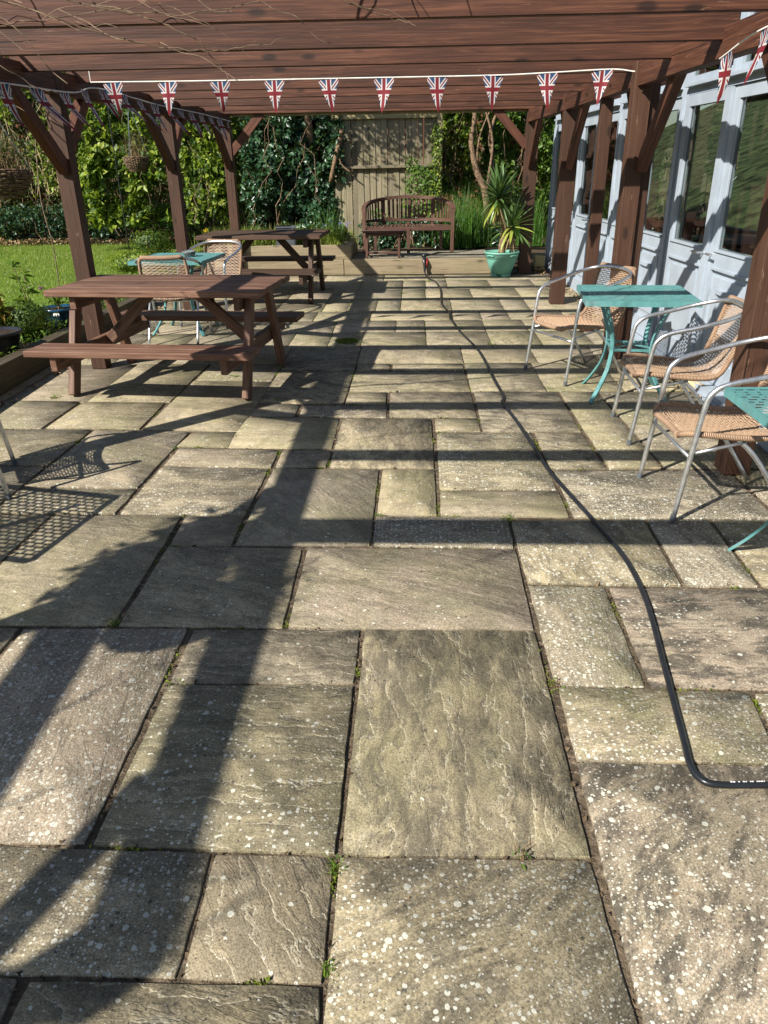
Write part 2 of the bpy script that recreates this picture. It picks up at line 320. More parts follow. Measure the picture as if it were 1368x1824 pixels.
def flag_mat():
    s = NT('printed_union_flag', 0.6, 0.2)
    uv = s.N('ShaderNodeTexCoord').outputs['UV']; sp = s.N('ShaderNodeSeparateXYZ'); s.lk(uv, sp.inputs[0])
    x = s.math('SUBTRACT', sp.outputs[0], 0.5); y = s.math('SUBTRACT', sp.outputs[1], 0.60)      # v: 1 at the cord, 0 at the tip
    y = s.math('MULTIPLY', y, 1.25)
    ax = s.math('ABSOLUTE', x); ay = s.math('ABSOLUTE', y)
    dg = s.math('ABSOLUTE', s.math('SUBTRACT', ax, ay))
    red, white, blue = (0.21, 0.026, 0.036), (0.62, 0.61, 0.60), (0.040, 0.075, 0.16)
    col = s.mix(s.math('LESS_THAN', dg, 0.10), blue, white)
    col = s.mix(s.math('LESS_THAN', dg, 0.035), col, red)
    col = s.mix(s.math('LESS_THAN', s.math('MINIMUM', ax, ay), 0.125), col, white)
    col = s.mix(s.math('LESS_THAN', s.math('MINIMUM', ax, ay), 0.075), col, red)
    s.c(col)
    tr = s.N('ShaderNodeBsdfTranslucent'); s.lk(col, tr.inputs[0]); mx = s.N('ShaderNodeMixShader'); s.lk(0.25, mx.inputs[0])
    s.lk(s.b.outputs[0], mx.inputs[1]); s.lk(tr.outputs[0], mx.inputs[2]); s.t.links.new(mx.outputs[0], s.out.inputs[0])
    return s.m
M['flag'] = flag_mat()
def cushion_mat():
    s = NT('pink_patterned_fabric', 0.9, 0.1); v = s.obj(); vo = s.vor(v, 14, 'DISTANCE_TO_EDGE')
    c = s.vor(v, 14); cs = s.N('ShaderNodeSeparateColor'); s.lk(c.outputs['Color'], cs.inputs[0])
    col = s.mix(s.math('GREATER_THAN', cs.outputs[0], 0.55), (0.60, 0.50, 0.50), (0.42, 0.38, 0.39)); col = s.mix(s.math('GREATER_THAN', cs.outputs[1], 0.88), col, (0.62, 0.47, 0.22))
    s.c(s.mix(s.math('LESS_THAN', vo.outputs['Distance'], 0.05), col, (0.75, 0.72, 0.70))); return s.m
M['cushion'] = cushion_mat()

# ---------------------------------------------------------------- object helpers
def tag(o, label=None, cat=None, group=None, kind=None):
    if label: o['label'] = label
    if cat: o['category'] = cat
    if group: o['group'] = group
    if kind: o['kind'] = kind
    return o
def empty(name, loc=(0, 0, 0), rz=0.0, **k):
    o = bpy.data.objects.new(name, None); COL.objects.link(o); o.empty_display_size = 0.1
    o.location = loc; o.rotation_euler = (0, 0, rz); return tag(o, **k)
def link(name, me, parent=None, loc=None, mat=None):
    o = bpy.data.objects.new(name, me); COL.objects.link(o)
    if mat is not None and not me.materials: me.materials.append(mat)
    if parent is not None: o.parent = parent
    if loc is not None: o.location = loc
    return o
def arr_mesh(name, V, F, mat, smooth=False):
    """V (n,3), F (m,k) arrays -> mesh"""
    me = bpy.data.meshes.new(name); V = np.asarray(V, dtype=np.float32); F = np.asarray(F, dtype=np.int32)
    me.vertices.add(len(V)); me.vertices.foreach_set('co', V.ravel())
    k = F.shape[1]; me.loops.add(F.size); me.loops.foreach_set('vertex_index', F.ravel())
    me.polygons.add(len(F)); me.polygons.foreach_set('loop_start', np.arange(0, F.size, k, dtype=np.int32))
    me.polygons.foreach_set('loop_total', np.full(len(F), k, dtype=np.int32))
    if smooth: me.polygons.foreach_set('use_smooth', np.ones(len(F), dtype=bool))
    me.materials.append(mat); me.update(calc_edges=True); me.validate(); return me
def copy_tree(o, parent=None):
    c = o.copy(); COL.objects.link(c)
    if parent is not None: c.parent = parent
    for ch in list(o.children): copy_tree(ch, c)
    return c

class MB:
    def __init__(s): s.v = []; s.f = []; s.uv = {}
    def box(s, a, b, rot=None, at=None):
        x0, y0, z0 = a; x1, y1, z1 = b; n = len(s.v)
        P = [Vector(p) for p in ((x0, y0, z0), (x1, y0, z0), (x1, y1, z0), (x0, y1, z0), (x0, y0, z1), (x1, y0, z1), (x1, y1, z1), (x0, y1, z1))]
        if rot is not None: P = [rot @ p for p in P]
        if at is not None: P = [p + Vector(at) for p in P]
        s.v += P
        s.f += [tuple(n + i for i in q) for q in ((0, 3, 2, 1), (4, 5, 6, 7), (0, 1, 5, 4), (1, 2, 6, 5), (2, 3, 7, 6), (3, 0, 4, 7))]
        return s
    def tube(s, pts, r, sides=8, cap=True):
        pts = [Vector(p) for p in pts]; n0 = len(s.v); L = 0; prev = None
        rs = r if isinstance(r, (list, tuple)) else [r] * len(pts)
        up = None
        for i, p in enumerate(pts):
            t = (pts[min(i + 1, len(pts) - 1)] - pts[max(i - 1, 0)]).normalized()
            if up is None:
                a = Vector((0, 0, 1)) if abs(t.z) < 0.9 else Vector((1, 0, 0)); up = (a - t * a.dot(t)).normalized()
            else:
                up = (up - t * up.dot(t)); up = up.normalized() if up.length > 1e-6 else t.orthogonal().normalized()
            sd = t.cross(up)
            if prev is not None: L += (p - prev).length
            prev = p
            for k in range(sides):
                an = 2 * math.pi * k / sides
                s.uv[len(s.v)] = (L, k / sides); s.v.append(p + (up * math.cos(an) + sd * math.sin(an)) * rs[i])
        for i in range(len(pts) - 1):
            for k in range(sides):
                a = n0 + i * sides + k; b = n0 + i * sides + (k + 1) % sides
                s.f.append((a, b, b + sides, a + sides))
        if cap:
            s.f.append(tuple(n0 + k for k in reversed(range(sides)))); m = n0 + (len(pts) - 1) * sides; s.f.append(tuple(m + k for k in range(sides)))
        return s
    def lathe(s, prof, seg=28, at=(0, 0, 0), closed=False):
        n0 = len(s.v)
        for r, z in prof:
            for k in range(seg):
                a = 2 * math.pi * k / seg; s.v.append(Vector((r * math.cos(a) + at[0], r * math.sin(a) + at[1], z + at[2])))
        for i in range(len(prof) - 1):
            for k in range(seg):
                a = n0 + i * seg + k; b = n0 + i * seg + (k + 1) % seg; s.f.append((a, b, b + seg, a + seg))
        return s
    def build(s, name, mat, parent=None, smooth=False, loc=None, uv=False):
        me = s.mesh(name, mat, smooth, uv); return link(name, me, parent, loc)
    def mesh(s, name, mat, smooth=False, uv=False):
        me = bpy.data.meshes.new(name); me.from_pydata([tuple(p) for p in s.v], [], s.f); me.materials.append(mat)
        if smooth:
            for p in me.polygons: p.use_smooth = len(p.vertices) == 4
        if uv:
            lay = me.uv_layers.new(name='UV')
            for l in me.loops: lay.data[l.index].uv = s.uv.get(l.vertex_index, (0, 0))
        return me
def smooth_path(pts, n=6):
    """Catmull-Rom"""
    P = [Vector(p) for p in pts]; P = [P[0] * 2 - P[1]] + P + [P[-1] * 2 - P[-2]]; out = []
    for i in range(1, len(P) - 2):
        for k in range(n):
            t = k / n; a, b, c, d = P[i - 1], P[i], P[i + 1], P[i + 2]
            out.append(0.5 * ((2 * b) + (c - a) * t + (2 * a - 5 * b + 4 * c - d) * t * t + (3 * b - a - 3 * c + d) * t ** 3))
    out.append(P[-2]); return out

_cache = {}
def plank_mesh(L, W, H, mat, ch=0.004):
    k = (round(L, 3), round(W, 3), round(H, 3), mat.name)
    if k in _cache: return _cache[k]
    bm = bmesh.new(); bmesh.ops.create_cube(bm, size=1.0); bmesh.ops.scale(bm, vec=(L, W, H), verts=bm.verts)
    bmesh.ops.bevel(bm, geom=bm.edges[:], offset=min(ch, W / 5, H / 5), segments=1, affect='EDGES', profile=0.5)
    me = bpy.data.meshes.new('plank'); bm.to_mesh(me); bm.free(); me.materials.append(mat); _cache[k] = me; return me
def plank(name, p0, p1, W, H, mat, parent=None, up=(0, 0, 1), roll=0.0):
    """a squared timber from p0 to p1; W across (horizontal), H along 'up'"""
    p0 = Vector(p0); p1 = Vector(p1); x = (p1 - p0); L = x.length; x.normalize(); u = Vector(up); u = (u - x * u.dot(x)).normalized(); y = u.cross(x)
    o = link(name, plank_mesh(L, W, H, mat), parent); m = Matrix((x, y, u)).transposed().to_4x4(); m.translation = (p0 + p1) / 2
    if roll: m = m @ Matrix.Rotation(roll, 4, 'X')
    o.matrix_local = m; return o

# ---------------------------------------------------------------- foliage helpers
def rot_rand(rng, n, flat=0.0):
    """random direction / side / normal frames"""
    d = rng.normal(size=(n, 3)); d[:, 2] -= flat; d /= np.linalg.norm(d, axis=1)[:, None]
    a = rng.normal(size=(n, 3)); s = np.cross(d, a); s /= np.linalg.norm(s, axis=1)[:, None]; nn = np.cross(s, d); return d, s, nn
def leaf_verts(rng, P, size, aspect=0.62, face=None, facew=0.8, droop=0.4, fold=0.18):
    n = len(P); 
    if face is None: nn = rng.normal(size=(n, 3))
    else: nn = rng.normal(size=(n, 3)) * (1 - facew) + np.array(face)[None, :] * facew if np.ndim(face) == 1 else rng.normal(size=(n, 3)) * (1 - facew) + face * facew
    nn /= np.linalg.norm(nn, axis=1)[:, None] + 1e-9
    d = rng.normal(size=(n, 3)); d[:, 2] -= droop; d -= nn * (d * nn).sum(1)[:, None]; d /= np.linalg.norm(d, axis=1)[:, None] + 1e-9
    s = np.cross(nn, d); L = (size * rng.uniform(0.35, 1.5, n))[:, None]
    a = P; b = P + d * L; m = P + d * L * 0.42 - nn * L * fold * 0
    l = m + s * L * aspect * 0.5 + nn * L * fold; r = m - s * L * aspect * 0.5 + nn * L * fold
    V = np.stack([a, l, b, r], 1).reshape(-1, 3); i = np.arange(n)[:, None] * 4
    F = np.concatenate([i + np.array([[0, 1, 2]]), i + np.array([[0, 2, 3]])], 1).reshape(-1, 3); return V, F
def leaves(name, P, size, mat, parent=None, seed=0, kind=None, **k):
    rng = np.random.default_rng(seed); V, F = leaf_verts(rng, np.asarray(P, float), size, **k)
    o = link(name, arr_mesh(name, V, F, mat), parent)
    if kind: o['kind'] = kind
    return o
def blades(name, P, h, wdt, mat, parent=None, seed=0, lean=0.5, segs=3, kind=None, curl=0.6, spread=None):
    rng = np.random.default_rng(seed); P = np.asarray(P, float); n = len(P)
    a = rng.uniform(0, 2 * np.pi, n); dx = np.stack([np.cos(a), np.sin(a), np.zeros(n)], 1)
    if spread is not None:
        dx = P - np.asarray(spread)[None, :]; dx[:, 2] = 0; dx += rng.normal(size=(n, 3)) * np.array([0.05, 0.05, 0]); dx /= np.linalg.norm(dx, axis=1)[:, None] + 1e-9
    H = h * rng.uniform(0.55, 1.15, n); ln = lean * rng.uniform(0.2, 1.2, n); sd = np.stack([-dx[:, 1], dx[:, 0], np.zeros(n)], 1)
    sd = sd * np.cos(0.8) + dx * 0.0; W = wdt * rng.uniform(0.7, 1.3, n); rows = []
    for k in range(segs + 1):
        t = k / segs; c = P + dx * (ln * H * t ** (1 + curl))[:, None] + np.array([0, 0, 1]) * (H * (t - curl * 0.35 * ln * t * t))[:, None]
        ww = (W * (1 - t) * 0.5 + 0.0002)[:, None]
        if k < segs: rows += [c - sd * ww, c + sd * ww]
        else: rows += [c]
    m = len(rows); V = np.stack(rows, 1).reshape(-1, 3); i = np.arange(n)[:, None] * m; tri = []
    for k in range(segs):
        b = 2 * k
        if k < segs - 1: tri += [[b, b + 1, b + 3], [b, b + 3, b + 2]]
        else: tri += [[b, b + 1, b + 2]]
    F = (i[:, :, None] + np.array(tri)[None]).reshape(-1, 3); o = link(name, arr_mesh(name, V, F, mat), parent)
    if kind: o['kind'] = kind
    return o
def vol(rng, n, c, r, hollow=0.5, lump=0.35, seed=0):
    """points in a lumpy ellipsoid shell"""
    d = rng.normal(size=(n, 3)); d /= np.linalg.norm(d, axis=1)[:, None]
    rr = (hollow + (1 - hollow) * rng.uniform(0, 1, n) ** 0.6); k = np.array([mnoise.noise(Vector(x * 2.3) + Vector((seed, seed * 2.1, 0))) for x in d])
    return np.array(c) + d * (rr * (1 + lump * k * 2))[:, None] * np.array(r)
def wallmass(rng, n, x0, x1, y0, depth, z0, z1, seed=0, dens=0.0, sc=1.6):
    """points on a lumpy upright face (towards -y) with holes"""
    out = []
    while len(out) < n:
        X = rng.uniform(x0, x1, n); Z = rng.uniform(z0, z1, n); U = rng.uniform(0, 1, n)
        for x, z, u in zip(X, Z, U):
            k = mnoise.noise(Vector((x * sc, z * sc, seed))); k2 = mnoise.noise(Vector((x * sc * 3, z * sc * 3, seed + 9)))
            if k + 0.6 * k2 > dens - 0.1 + (u - 0.5) * 0.3:
                out.append((x, y0 + depth * (0.5 - 0.7 * k - 0.3 * k2) + (u - 0.5) * depth * 0.4, z))
            if len(out) >= n: break
    return np.array(out)
def stems(name, rng, n, x0, x1, y0, y1, z0, z1, mat, parent=None, r=0.006, kind='stuff', wob=0.25, sides=4):
    mb = MB()
    for i in range(n):
        x, y = rng.uniform(x0, x1), rng.uniform(y0, y1); zz = z0; P = [(x, y, z0)]; top = rng.uniform(z0 + (z1 - z0) * 0.4, z1)
        while zz < top:
            zz += 0.18; x += rng.normal() * wob * 0.3; y += rng.normal() * wob * 0.2; P.append((x, y, zz + rng.normal() * 0.03))
        m = len(P); mb.tube(P, [r * rng.uniform(0.6, 1.4) * (1 - 0.6 * k / m) for k in range(m)], sides, False)
    o = mb.build(name, mat, parent)
    if kind: o['kind'] = kind
    return o
